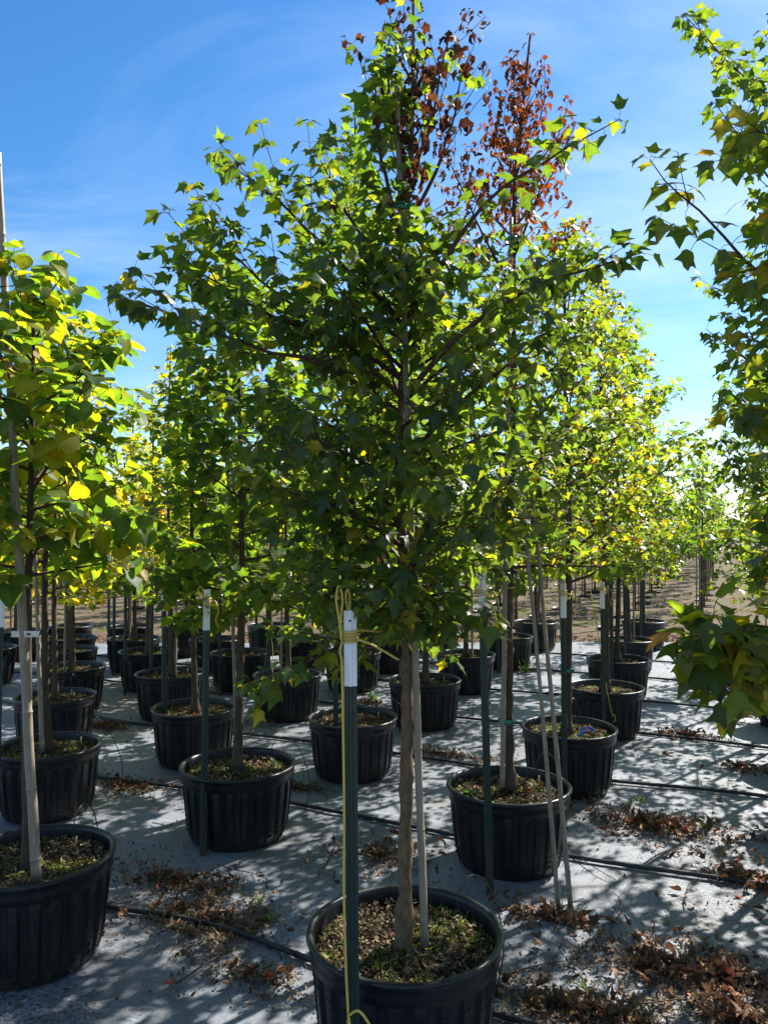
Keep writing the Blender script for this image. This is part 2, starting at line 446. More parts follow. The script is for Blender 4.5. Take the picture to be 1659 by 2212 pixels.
# ------------------------------------------------------------------ leaves
OUT = {
 'trident': [(0, 0), (.17, -.03), (.31, .07), (.36, .24), (.60, .50), (.35, .47), (.23, .55), (.15, .74), (0, 1.02)],
 'heart': [(0, .05), (.14, -.06), (.34, -.06), (.50, .12), (.52, .34), (.40, .60), (.20, .82), (.07, .95), (0, 1.06)],
 'star': [(0, 0), (.13, -.02), (.42, -.10), (.26, .12), (.66, .34), (.34, .36), (.48, .58), (.20, .56), (.15, .74), (0, 1.0)],
 'lobed': [(0, .03), (.18, -.06), (.40, .02), (.50, .22), (.54, .46), (.36, .52), (.24, .70), (.10, .90), (0, 1.0)],
 'oval': [(0, 0), (.14, .12), (.22, .35), (.20, .62), (.09, .88), (0, 1.0)],
}
MID = [0.0, 0.28, 0.55, 0.80]
def leaf_arrays(kind, seed, droop, curl, fold, petiole=0.5, col=(.05, .1, .02), pcol=(.25, .2, .05), edge_curl=0.0, with_petiole=True, mids=MID, blotch=.10):
    """One leaf. Origin where the stalk leaves the twig, +Y outwards, +Z the upper face; blade one unit long."""
    r = random.Random(seed); half = OUT[kind]
    V2 = []; T = []
    m = len(half); yl = half[-1][1]
    mid = [y * yl for y in mids[1:]] if False else [half[0][1]] + [y for y in mids[1:]]
    for y in mid: V2.append((0, y))
    V2.append((0, yl)); tip = len(mid); mi = list(range(len(mid))) + [tip]
    my = mid + [yl]
    for sgn in (1, -1):
        idx = [0]
        for (x, y) in half[1:-1]:
            j = 1 + r.uniform(-.06, .06)
            V2.append((sgn * x * j, y * (1 + r.uniform(-.03, .03)))); idx.append(len(V2) - 1)
        idx.append(tip)
        cur = 0
        for a, b in zip(idx[:-1], idx[1:]):
            ya = (V2[a][1] + V2[b][1]) / 2
            want = min(range(len(my)), key=lambda q: abs(my[q] - max(ya - .12, 0)))
            while cur < want and cur < len(my) - 1:
                if a != cur: T.append((a, mi[cur], mi[cur + 1]) if sgn > 0 else (a, mi[cur + 1], mi[cur]))
                cur += 1
            if mi[cur] not in (a, b): T.append((a, mi[cur], b)[::-1] if sgn > 0 else (a, mi[cur], b))
        while cur < len(my) - 1:
            cur += 1
    V2 = np.array(V2)
    T = [t if (V2[t[1]][0] - V2[t[0]][0]) * (V2[t[2]][1] - V2[t[0]][1]) - (V2[t[1]][1] - V2[t[0]][1]) * (V2[t[2]][0] - V2[t[0]][0]) > 0 else t[::-1] for t in T]
    # bend along the midrib
    L0 = petiole if with_petiole else 0.0
    th_p = -0.35
    py = []; pp = np.zeros(2)
    nseg = 3
    pet = [(0.0, 0.0)]
    for i in range(nseg):
        th = th_p + (droop * 0.75 - th_p) * (i + .5) / nseg
        pp = pp + np.array([math.cos(th), -math.sin(th)]) * petiole / nseg
        pet.append(tuple(pp))
    ang = lambda s: droop + curl * s
    S = np.linspace(-.15, 1.15, 53); C = np.zeros((53, 2))
    for i in range(1, 53):
        th = ang((S[i] + S[i - 1]) / 2); C[i] = C[i - 1] + np.array([math.cos(th), -math.sin(th)]) * (S[i] - S[i - 1])
    i0 = np.array([np.interp(0, S, C[:, 0]), np.interp(0, S, C[:, 1])]); C = C - i0
    twist = r.uniform(-.25, .25)
    V = []
    for x, y in V2:
        th = ang(y); c = np.array([np.interp(y, S, C[:, 0]), np.interp(y, S, C[:, 1])])
        z = fold * abs(x) - edge_curl * x * x + twist * x * y * .5 + r.uniform(-.02, .02)
        xx = x * math.sqrt(max(0.15, 1 - min(.8, fold * fold)))
        V.append((xx, pet[-1][0] + c[0] + z * math.sin(th), pet[-1][1] + c[1] + z * math.cos(th)))
    cols = []
    for x, y in V2:
        q = r.uniform(.86, 1.12)
        if x == 0: q *= 1.28                                   # paler midrib
        c_ = np.array(col) * q
        if blotch > 0 and x != 0 and r.random() < blotch: c_ = c_ * .45 + np.array(r.choice(((.20, .13, .02), (.12, .055, .02), (.17, .15, .02)))) * .55
        cols.append(tuple(c_))
    if with_petiole:
        w = 0.014; b = len(V)
        for (yy, zz) in pet:
            V += [(-w, yy, zz), (w, yy, zz), (0, yy, zz + 1.6 * w)]; cols += [pcol] * 3
        for i in range(nseg):
            for k in range(3):
                a, c2 = b + i * 3 + k, b + i * 3 + (k + 1) % 3
                T += [(a, c2, c2 + 3), (a, c2 + 3, a + 3)]
    return np.array(V), np.array(T), np.array(cols)

class LeafSet:
    """variants (shape x colour) of one kind of leaf; every variant is a mesh shared by leaf objects"""
    def __init__(s, name, kind, mat, palette, weights, nshape, droop, curl, fold, petiole, pcol, edge=0.0, with_petiole=True, seed=0, mids=MID):
        s.name = name; s.mat = mat; s.w = weights; s.var = []; s.meshes = {}
        r = random.Random(seed + 77)
        for ci, c in enumerate(palette):
            for k in range(nshape):
                s.var.append(leaf_arrays(kind, seed + k * 13 + ci, r.uniform(*droop), r.uniform(*curl), r.uniform(*fold), petiole * r.uniform(.7, 1.3), c, pcol, edge, with_petiole, mids))
        s.ns = nshape
    def pick(s, r, weights=None):
        ci = r.choices(range(len(s.w)), weights or s.w)[0]
        return ci * s.ns + r.randrange(s.ns)
    def mesh(s, i):
        if i not in s.meshes:
            V, T, C = s.var[i]; s.meshes[i] = np_mesh(s.name, V, T, s.mat, C)
        return s.meshes[i]
    def joined(s, name, leaves):
        """leaves: list of (variant, 4x4 matrix)"""
        by = {}
        for v, m in leaves: by.setdefault(v, []).append(m)
        VV = []; TT = []; CC = []; b = 0
        for v, ms in by.items():
            V, T, C = s.var[v]; ms = np.array(ms)
            P = np.einsum('nij,vj->nvi', ms[:, :3, :3], V) + ms[:, None, :3, 3]
            n = len(ms); nv = len(V)
            VV.append(P.reshape(-1, 3)); CC.append(np.tile(C, (n, 1)))
            TT.append((T[None] + (np.arange(n) * nv)[:, None, None] + b).reshape(-1, 3)); b += n * nv
        return np_mesh(name, np.concatenate(VV), np.concatenate(TT), s.mat, np.concatenate(CC))

G_DARK = [(.033, .056, .025), (.048, .073, .024), (.068, .093, .022), (.108, .118, .020), (.19, .15, .016)]
LS = {}
PR = (1.15, 1.75)
LS['trident'] = LeafSet('leaf', 'trident', M['leaf'], G_DARK, [28, 34, 25, 11, 2], 6, (.45, 1.35), (.15, .75), (-.35, .45), .55, (.20, .13, .04), .25, seed=1)
LS['trident_yellow'] = LeafSet('leaf', 'trident', M['leaf'], [(.038, .063, .019), (.063, .086, .019), (.105, .115, .018), (.19, .150, .016), (.24, .115, .02)], [22, 32, 28, 14, 3], 6, (.4, 1.3), (.1, .7), (-.35, .45), .5, (.22, .15, .04), .25, seed=2)
LS['redbud'] = LeafSet('leaf', 'heart', M['redbud'], [(.036, .070, .028), (.054, .095, .026), (.082, .120, .022), (.15, .150, .018), (.23, .16, .02)], [24, 30, 26, 18, 4], 6, (.25, 1.15), (.1, .6), (-.2, .5), .4, (.10, .08, .03), .2, seed=3)
LS['lobed'] = LeafSet('leaf', 'lobed', M['redbud'], [(.032, .062, .022), (.048, .084, .022), (.074, .110, .020), (.14, .145, .02)], [34, 34, 22, 8], 6, (.2, 1.1), (.1, .6), (-.25, .4), .5, (.10, .08, .03), .2, seed=4)
LS['star'] = LeafSet('leaf', 'star', M['leaf'], [(.034, .068, .021), (.051, .090, .021), (.080, .115, .021), (.15, .145, .02)], [32, 36, 24, 6], 6, (.1, .8), (.05, .4), (-.25, .35), .6, (.16, .12, .04), .1, seed=5)
LS['yellow'] = LeafSet('leaf', 'heart', M['redbud'], [(.06, .10, .02), (.12, .14, .02), (.22, .19, .018), (.30, .17, .02)], [26, 34, 30, 6], 5, (.3, 1.2), (.1, .6), (-.2, .5), .4, (.14, .10, .03), .2, seed=6)
LS['dead_dark'] = LeafSet('dead_leaf', 'trident', M['dead'], [(.040, .018, .012), (.065, .026, .016), (.10, .042, .022)], [4, 4, 2], 6, (1.2, 1.7), (.6, 2.4), (.5, 1.5), .4, (.06, .03, .02), 1.2, seed=7)
LS['dead_orange'] = LeafSet('dead_leaf', 'trident', M['dead'], [(.11, .034, .012), (.17, .056, .016), (.22, .085, .022)], [4, 4, 2], 6, (.9, 1.7), (.4, 1.8), (.2, 1.3), .4, (.10, .04, .02), 1.0, seed=8)

# ------------------------------------------------------------------ tree growth
def frame(out, up):
    y = out.normalized(); z = up - y * up.dot(y)
    z = z.normalized() if z.length > 1e-4 else y.orthogonal().normalized()
    x = y.cross(z)
    return x, y, z
def leaf_matrix(p, out, up, s):
    x, y, z = frame(out, up)
    return np.array([[x.x * s, y.x * s, z.x * s, p.x], [x.y * s, y.y * s, z.y * s, p.y], [x.z * s, y.z * s, z.z * s, p.z], [0, 0, 0, 1]])

def poly_at(pts, s):
    t = s * (len(pts) - 1); k = min(int(t), len(pts) - 2); u = t - k
    return pts[k].lerp(pts[k + 1], u), (pts[k + 1] - pts[k]).normalized()

def grow(r, H, cb, R, nprim, leaf, gap=0.05, trunk=None, prof=None, explicit=(), elev=(25, 62), r0=0.03, dead=None, z0=0.33, sec=1.0, live_set='trident', bare_top=0.0, skip_az=None, tpow=.95, lf=.32):
    """returns trunk polyline, radii, branch list, leaves [(set, variant, matrix)] in the tree's own frame (origin on the ground)"""
    if trunk is None:
        lx, ly = r.uniform(-.03, .03), r.uniform(-.03, .03); ph = r.uniform(0, 6)
        trunk = [Vector((lx * z / H + .012 * math.sin(z * 2.1 + ph), ly * z / H + .012 * math.cos(z * 1.7 + ph), z)) for z in np.linspace(z0, H, 30)]
    else:
        trunk = spline(trunk, 40)
    zmin, zmax = trunk[0].z, trunk[-1].z
    def tr(z): return poly_at(trunk, min(1, max(0, (z - zmin) / (zmax - zmin))))[0]
    prof = prof or (lambda t: (0.55 + 0.9 * t if t < .35 else max(.12, 0.87 * (1 - (t - .35) / .65) ** .8 + .08)))
    branches = []; leaves = []
    def is_dead(z):
        if not dead: return None
        if callable(dead): return dead(z, r)
        zd, full, nm = dead
        return nm if r.random() < min(1, max(0, (z - zd) / max(1e-3, full - zd))) else None
    def node(p, d, up=Vector((0, 0, 1)), size=1.0, tp=0):
        side = d.cross(Vector((0, 0, 1)))
        side = side.normalized() if side.length > .05 else Vector((r.uniform(-1, 1), r.uniform(-1, 1), 0)).normalized()
        if tp % 2: side = (d.cross(side)).normalized()
        for sg in (-1, 1):
            if r.random() < .08: continue
            o = d * r.uniform(.1, .7) + side * sg * r.uniform(.6, 1.1) + Vector((r.uniform(-.3, .3), r.uniform(-.3, .3), r.uniform(-.15, .35)))
            dd = is_dead(p if callable(dead) else p.z); nm = dd or live_set; st = LS[nm]
            s = leaf * size * r.uniform(.62, 1.18) * (.8 if dd else 1)
            if dd and r.random() < bare_top: continue
            u = up + Vector((r.uniform(-.5, .5), r.uniform(-.5, .5), 0)) + S_DIR * .25
            leaves.append((nm, st.pick(r), leaf_matrix(p, o, u, s)))
    def twig(pts, rad, leaf_from, lv, tipsize=1.0, gm=1.0):
        L = sum((pts[i + 1] - pts[i]).length for i in range(len(pts) - 1))
        branches.append((pts, [max(.0012, rad * (1 - .85 * i / (len(pts) - 1))) for i in range(len(pts))]))
        n = max(1, int(L * (1 - leaf_from) / gap / gm))
        for i in range(n + 1):
            s = leaf_from + (1 - leaf_from) * (i + r.random() * .5) / (n + .5)
            p, d = poly_at(pts, min(s, .999)); node(p, d, size=tipsize * (1.08 - .35 * s), tp=i)
        p, d = poly_at(pts, .999); node(p, d, size=.75 * tipsize, tp=n + 1)
        return L
    def primary(pts, rad, leaf_from=.32, size=1.0, sec2=1.0, gm=1.0, slen=1.0):
        L = twig(pts, rad, leaf_from, 0, size, gm)
        n = max(1, int(L / .105 * sec * sec2))
        for i in range(n):
            s = .16 + .78 * (i + r.random() * .7) / n
            p, d = poly_at(pts, min(s, .97))
            ax = Vector((0, 0, 1)) if r.random() < .65 else Vector((r.uniform(-1, 1), r.uniform(-1, 1), .4)).normalized()
            side = d.cross(ax); side = side.normalized() if side.length > .05 else d.orthogonal()
            dd = (d * .75 + side * (1 if i % 2 else -1) * r.uniform(.5, 1.0) + Vector((0, 0, r.uniform(-.15, .5)))).normalized()
            l2 = (.12 + .42 * L * (1 - s)) * r.uniform(.6, 1.15) * slen
            q = [p.copy()]
            for j in range(4):
                dd = (dd + Vector((r.uniform(-.12, .12), r.uniform(-.12, .12), r.uniform(-.06, .16)))).normalized()
                q.append(q[-1] + dd * l2 / 4)
            twig(q, rad * .38 * (1 - .4 * s), .12, 1, size, gm)
    az0 = r.uniform(0, 6.28)
    for i in range(nprim):
        t = (i + r.uniform(-.2, .2)) / max(1, nprim - 1); t = min(1, max(0, t))
        z = cb + (H - cb) * (t ** tpow) * .93; az = az0 + i * 2.39996 + r.uniform(-.3, .3)
        if skip_az and skip_az(az, t): continue
        L = R * prof(t) * r.uniform(.72, 1.12)
        el = math.radians(elev[0] + (elev[1] - elev[0]) * t + r.uniform(-10, 10))
        p = tr(z); q = [p.copy()]; n = 7
        for j in range(n):
            d = Vector((math.cos(az) * math.cos(el), math.sin(az) * math.cos(el), math.sin(el)))
            q.append(q[-1] + d * L / n / max(.62, math.cos(el)))
            el += r.uniform(-.10, .12); az += r.uniform(-.13, .13)
        primary(q, .0045 + .0075 * L, lf)
    for e in explicit:
        pts = spline(e['pts'], 12); pts = [p + Vector((r.uniform(-.006, .006), r.uniform(-.006, .006), r.uniform(-.006, .006))) for p in pts]
        primary(pts, e.get('rad', .010), e.get('from', .3), e.get('size', 1.0), e.get('sec', 1.0), e.get('gap', 1.0), e.get('slen', 1.0))
    twig([p.copy() for p in trunk[-9:]], .006, .05, 0)
    return dict(trunk=trunk, branches=branches, leaves=leaves, r0=r0, H=H)

CAMP = np.array([0, 0, CAM_H])
def build_tree(name, label, group, loc, g, n_leaf=0, barkmat='bark_grey', knobby=0.0, cat='tree', base_flare=1.7, seed=0):
    root = empty(name, loc); tag(root, label, cat, group)
    mb = MB(); tk = g['trunk']; zmin, zmax = tk[0].z, tk[-1].z
    n = int((zmax - zmin) / (0.02 if knobby else 0.06)); pts = [poly_at(tk, i / n)[0] for i in range(n + 1)]
    rad = []
    for i, p in enumerate(pts):
        t = i / n; h = p.z - zmin
        rr = g['r0'] * (1 - .90 * t ** .9) + .0025
        rr *= 1 + (base_flare - 1) * math.exp(-h / .07)
        if knobby:
            rr *= 1 + knobby * (noise.noise((h * 14, seed, 0)) * .9 + .5 * noise.noise((h * 31, seed, 4)))
        rad.append(rr)
    dsp = (lambda p, r_: r_ * (.30 * noise.noise(p * 26 + Vector((seed, 0, 0))) + .12 * noise.noise(p * 70))) if knobby else (lambda p, r_: r_ * .12 * noise.noise(p * 20))
    mb.tube(pts, rad, 14 if knobby else 9, True, dsp); mb.obj('trunk', M[barkmat], root)
    mb = MB()
    for q, rd in g['branches']: mb.tube(q, rd, 5 if rd[0] > .004 else 3, False)
    mb.obj('branches', M['twig'], root)
    base = np.array(loc, dtype=float)
    L = g['leaves']
    sets = {}
    if n_leaf:
        d = np.array([np.linalg.norm(m[:3, 3] + base - CAMP) / np.linalg.norm(m[:3, 0]) for _, _, m in L])
        pick = set(np.argsort(d)[:n_leaf].tolist())
    else: pick = set()
    for i, (nm, v, m) in enumerate(L):
        if i in pick:
            o = bpy.data.objects.new('dead_leaf' if nm.startswith('dead') else 'leaf', LS[nm].mesh(v)); o.parent = root
            o.matrix_local = Matrix(m.tolist()); COL.objects.link(o)
        else: sets.setdefault(nm, []).append((v, m))
    for nm, lv in sets.items():
        o = link('dead_foliage' if nm.startswith('dead') else 'foliage', LS[nm].joined(nm + '_crown', lv), root)
        tag(o, kind='stuff')
    return root

def copy_tree(o, parent=None):
    c = o.copy(); COL.objects.link(c); c.parent = parent
    if parent is not None: c.matrix_parent_inverse = o.matrix_parent_inverse.copy()
    for ch in o.children: copy_tree(ch, c)
    return c
# ------------------------------------------------------------------ nursery pots
POT_R = 0.31; POT_H = 0.39; SOIL_Z = 0.335
def pot_body():
    mb = MB(); N = 192
    prof = [(.0, .012), (.12, .010), (.225, .006), (.243, .0), (.252, .012), (.258, .05), (.266, .11), (.274, .18), (.280, .25), (.285, .30), (.288, .325), (.290, .332)]
    # moulded vertical ribs, fading out under the rim and at the foot
    amp = [0, 0, 0, 0, .003, .009, .012, .012, .012, .010, .004, 0]
    def rf(th, i):
        q = (th * 24 / (2 * math.pi)) % 1.0
        return amp[i] * (1.0 if .30 < q < .80 else 0.0)
    mb.lathe(prof, N, rf)
    me = mb.mesh('pot_body', M['pot']); me.set_sharp_from_angle(angle=math.radians(28)); return me
def pot_rim():
    mb = MB()
    prof = [(.286, .318), (.301, .318), (.305, .322), (.3065, .350), (.307, .368), (.312, .372), (.316, .380), (.315, .388), (.309, .392), (.300, .391), (.294, .385), (.291, .372), (.286, .30), (.282, .28)]
    mb.lathe(prof, 96)
    return mb.mesh('pot_rim', M['pot'])
def pot_slits():
    mb = MB()
    for k in range(24):
        th = 2 * math.pi * (k + .51) / 24
        for j in range(9):
            z = .055 + j * .027; r_ = .2585 + (z - .05) * .098 + .0120
            R3 = Matrix.Rotation(th, 3, 'Z')
            mb.box(R3 @ Vector((r_, 0, z)), (.0028, .0125, .0026), R3)
            mb.box(R3 @ Vector((r_ + .001, .011, z + .004)), (.0022, .002, .004), R3)
    return mb.mesh('vent_ribs', M['pot'], smooth=False)
ME_BODY, ME_RIM, ME_SLIT = pot_body(), pot_rim(), pot_slits()
def soil_mesh(seed):
    V = [(0, 0, .012)]; T = []; nr, ns = 14, 48
    for i in range(1, nr + 1):
        for k in range(ns):
            r_ = .2865 * i / nr; th = 2 * math.pi * k / ns
            x, y = r_ * math.cos(th), r_ * math.sin(th)
            z = .015 * noise.noise((x * 9, y * 9, seed)) + .009 * noise.noise((x * 26, y * 26, seed + 5)) + .012 * math.exp(-r_ / .06)
            V.append((x, y, z))
    for k in range(ns): T.append((0, 1 + k, 1 + (k + 1) % ns))
    for i in range(nr - 1):
        for k in range(ns):
            a = 1 + i * ns + k; b = 1 + i * ns + (k + 1) % ns
            T += [(a, a + ns, b + ns), (a, b + ns, b)]
    return np_mesh('soil', V, T, M['soil'])
ME_SOIL = [soil_mesh(s) for s in (1, 7, 19)]

# chips and crumpled leaves shared by pots and mat
LS['chip'] = LeafSet('chip', 'oval', M['litter'], [(.10, .066, .036), (.17, .12, .066), (.05, .031, .018), (.26, .20, .12), (.13, .13, .035)], [28, 22, 34, 9, 7], 4, (-.4, .4), (.3, 1.4), (-.3, .8), .01, (0, 0, 0), .3, with_petiole=False, seed=21, mids=[0, .5])
LS['fallen'] = LeafSet('fallen_leaf', 'trident', M['litter'], [(.11, .060, .034), (.17, .098, .055), (.24, .155, .09), (.065, .036, .022), (.20, .070, .036)], [28, 26, 20, 22, 5], 6, (-.7, .5), (-1.4, 2.2), (.4, 1.7), .25, (.09, .05, .03), 1.6, seed=22)
LS['moss'] = LeafSet('moss', 'oval', M['grass'], [(.05, .085, .012), (.10, .13, .018), (.17, .17, .03)], [3, 3, 2], 4, (-.9, -.2), (-.4, .6), (-.3, .5), .01, (0, 0, 0), .3, with_petiole=False, seed=23, mids=[0, .5])
def scatter_leaf(r, x, y, z, s, flat=.35):
    az = r.uniform(0, 6.28); up = Vector((r.uniform(-flat, flat), r.uniform(-flat, flat), 1 if r.random() < .6 else -1))
    return leaf_matrix(Vector((x, y, z)), Vector((math.cos(az), math.sin(az), r.uniform(-.1, .25))), up, s)
def mulch_mesh(seed, n):
    r = random.Random(seed); chips = []; moss = []; lv = []
    for _ in range(n):
        rr = .278 * math.sqrt(r.random()); th = r.uniform(0, 6.28); x, y = rr * math.cos(th), rr * math.sin(th)
        mz = noise.noise((x * 8, y * 8, seed * 3.1))
        if mz > .10:
            for _ in range(2): moss.append((LS['moss'].pick(r), scatter_leaf(r, x + r.uniform(-.006, .006), y + r.uniform(-.006, .006), .008, r.uniform(.006, .018), .8)))
            if r.random() < .55: continue
        chips.append((LS['chip'].pick(r), scatter_leaf(r, x, y, .010 + r.random() * .008, r.uniform(.008, .026), .7)))
        if r.random() < .022 and rr < .25: lv.append((LS['fallen'].pick(r), scatter_leaf(r, x, y, .016, r.uniform(.02, .04))))
    return LS['chip'].joined('mulch', chips), (LS['moss'].joined('moss', moss) if moss else None), LS['fallen'].joined('fallen_leaves', lv)
ME_MULCH_NEAR = [mulch_mesh(s, 2600) for s in (3, 4, 5)]
ME_MULCH_FAR = [mulch_mesh(s, 700) for s in (6, 8)]

def add_pot(loc, label, group, rz, near):
    root = empty('nursery_pot', loc, rz); tag(root, label, 'plant pot', group); q = random.Random(int(rz * 1e4)); root.scale = (q.uniform(.975, 1.02), q.uniform(.975, 1.02), q.uniform(.98, 1.03))
    link('body', ME_BODY, root); link('rim', ME_RIM, root); tag(link('vent_ribs', ME_SLIT, root), kind='stuff')
    k = int(rz * 100)
    s = link('soil', ME_SOIL[k % 3], root, (0, 0, SOIL_Z))
    ms = ME_MULCH_NEAR[k % 3] if near else ME_MULCH_FAR[k % 2]
    for nm, me in zip(('mulch', 'moss', 'fallen_leaves'), ms):
        if me is not None: tag(link(nm, me, s), kind='stuff')
    return root

def add_post(base, top_z, label, group, lean=(0, 0), rz=0.0):
    """steel channel post: green shaft, white painted tip with a bolt hole"""
    root = empty('steel_post', base, rz); tag(root, label, 'post', group)
    w = .0175
    prof = [(-w, -.009), (-w + .006, -.012), (-.006, -.012), (-.004, -.016), (.004, -.016), (.006, -.012), (w - .006, -.012), (w, -.009),
            (w, -.005), (w - .006, -.008), (.005, -.008), (.005, .016), (-.005, .016), (-.005, -.008), (-w + .006, -.008), (-w, -.005)]
    z1 = top_z - .212
    p = lambda z: Vector((lean[0] * z / top_z, lean[1] * z / top_z, z))
    mb = MB(); mb.extrude(prof, p(-.02), p(z1)); mb.obj('shaft', M['post'], root, smooth=False)
    mb = MB(); mb.extrude([(x * 1.03, y * 1.03) for x, y in prof], p(z1), p(top_z)); tip = mb.obj('white_tip', M['white'], root, smooth=False)
    mb = MB(); c = p(top_z - .028) + Vector((0.0, -.0168, 0)); mb.tube([c, c + Vector((0, -.0012, 0))], .0035, 8); mb.obj('bolt_hole', M['strap'], tip)
    return root

def add_cane(p0, p1, rad, label, group, seed=0, bow=.02):
    """bamboo cane with nodes"""
    r = random.Random(seed); p0 = Vector(p0); p1 = Vector(p1); L = (p1 - p0).length
    root = empty('bamboo_cane', p0); tag(root, label, 'cane', group)
    t = (p1 - p0).normalized(); a = t.orthogonal().normalized(); pts = []; rads = []
    n = max(4, int(L / .06)); nodes = [k * .27 + r.uniform(-.03, .03) + .1 for k in range(int(L / .27) + 1)]
    ss = sorted(set([i * L / n for i in range(n + 1)] + [q for c in nodes for q in (c - .007, c - .003, c, c + .003, c + .007) if 0 < q < L]))
    for s in ss:
        u = s / L; pts.append(t * s + a * bow * math.sin(math.pi * u) + Vector((.004 * noise.noise((s * 3, seed, 0)), .004 * noise.noise((s * 3, seed, 8)), 0)))
        rr = rad * (1.06 - .35 * u)
        dn = min(abs(s - c) for c in nodes)
        rads.append(rr * (1.13 if dn < .0015 else 1.07 if dn < .004 else .97 if dn < .008 else 1))
    mb = MB(); mb.tube(pts, rads, 9); mb.obj('culm', M['cane'], root)
    return root

def rope_obj(label, chains, group=None, rad=.0032, name='yellow_rope'):
    mb = MB(); o = Vector(chains[0][0])
    for c in chains:
        c = [Vector(p) - o for p in c]
        pts = spline(c, max(6, len(c) * 6)); mb.tube(pts, rad, 6)
    ob = mb.obj(name, M['rope'], None, loc=o); tag(ob, label, 'rope', group); return ob
def wraps(c, rx, ry, turns, pitch, ph=0.0):
    return [Vector(c) + Vector((rx * math.cos(ph + 2 * math.pi * i / 8), ry * math.sin(ph + 2 * math.pi * i / 8), pitch * i / 8)) for i in range(int(turns * 8) + 1)]
def tie(post_xy, z, trunk_p, r, label, group=None, rad=.003):
    px, py = post_xy; c = Vector((px, py, z)); t = Vector(trunk_p)
    ch = [wraps(c, .023, .021, 3.2, .012, r.uniform(0, 6))]
    for k in range(2):
        s = c + Vector((.02, .005, .012 * k)); e = t + Vector((r.uniform(-.03, .02), -.03, .02 * k))
        mid = s.lerp(e, .5) + Vector((0, 0, -r.uniform(.015, .05))); ch.append([s, s.lerp(mid, .5) + Vector((0, 0, -.006)), mid, mid.lerp(e, .5) + Vector((0, 0, -.004)), e])
    ch.append(wraps(t + Vector((0, 0, 0)), .032, .032, 1.3, .01))
    q = c + Vector((-.02, -.02, .01))
    ch.append([q, q + Vector((-.02, -.02, .05)), q + Vector((-.005, -.03, .085)), q + Vector((.012, -.02, .05)), q + Vector((.004, -.005, .004))])
    q2 = c + Vector((.02, -.02, 0))
    ch.append([q2, q2 + Vector((.03, -.02, .02)), q2 + Vector((.05, -.03, -.03)), q2 + Vector((.035, -.02, -.08)), q2 + Vector((.05, -.01, -.12))])
    return rope_obj(label, ch, group, rad)
def tape(center, rx, ry, label, mat, h=.012, name='tie_tape'):
    mb = MB(); n = 16; vs_ = []
    for z in (-h, h):
        for k in range(n):
            th = 2 * math.pi * k / n; vs_.append((rx * math.cos(th), ry * math.sin(th), z * (1 + .2 * math.sin(3 * th))))
    for z in (-h, h):
        for k in range(n):
            th = 2 * math.pi * k / n; vs_.append(((rx - .0015) * math.cos(th), (ry - .0015) * math.sin(th), z * (1 + .2 * math.sin(3 * th))))
    fs = []
    for k in range(n):
        k2 = (k + 1) % n
        fs += [(k, k2, n + k2, n + k), (2 * n + k2, 2 * n + k, 3 * n + k, 3 * n + k2), (k2, k, 2 * n + k, 2 * n + k2), (n + k, n + k2, 3 * n + k2, 3 * n + k)]
    mb.add(vs_, fs)
    mb.box((rx * .9, -ry * .8, .004), (.012, .002, .007))
    o = mb.obj(name, M[mat], None, loc=center); tag(o, label, 'tie'); return o

def add_drip(pot, ang, label, group, r, far=.42):
    """thin feeder tube from the pipe over the rim to a little stake in the soil"""
    root = empty('drip_feeder', pot); tag(root, label, 'drip tube', group)
    d = Vector((math.cos(ang), math.sin(ang), 0)); sd = Vector((-d.y, d.x, 0))
    a = d * .20 + Vector((0, 0, SOIL_Z)); top = a + Vector((0, 0, .065))
    mb = MB(); mb.tube([a - Vector((0, 0, .012)), top], [.004, .0045], 7); mb.obj('emitter_stake', M['emitter'], root)
    w = r.uniform(-.12, .12)
    pts = [top, top + Vector((0, 0, .07)) - d * .01, d * .26 + sd * w * .3 + Vector((0, 0, .50 + r.uniform(0, .03))), d * .36 + sd * w * .8 + Vector((0, 0, .42)), d * (far + .02) + sd * w * 1.4 + Vector((0, 0, .2)), d * far + sd * w * 1.6 + Vector((0, 0, .012))]
    mb = MB(); mb.tube(spline(pts, 28), .0026, 6); mb.obj('tube', M['pipe'], root)
    return root

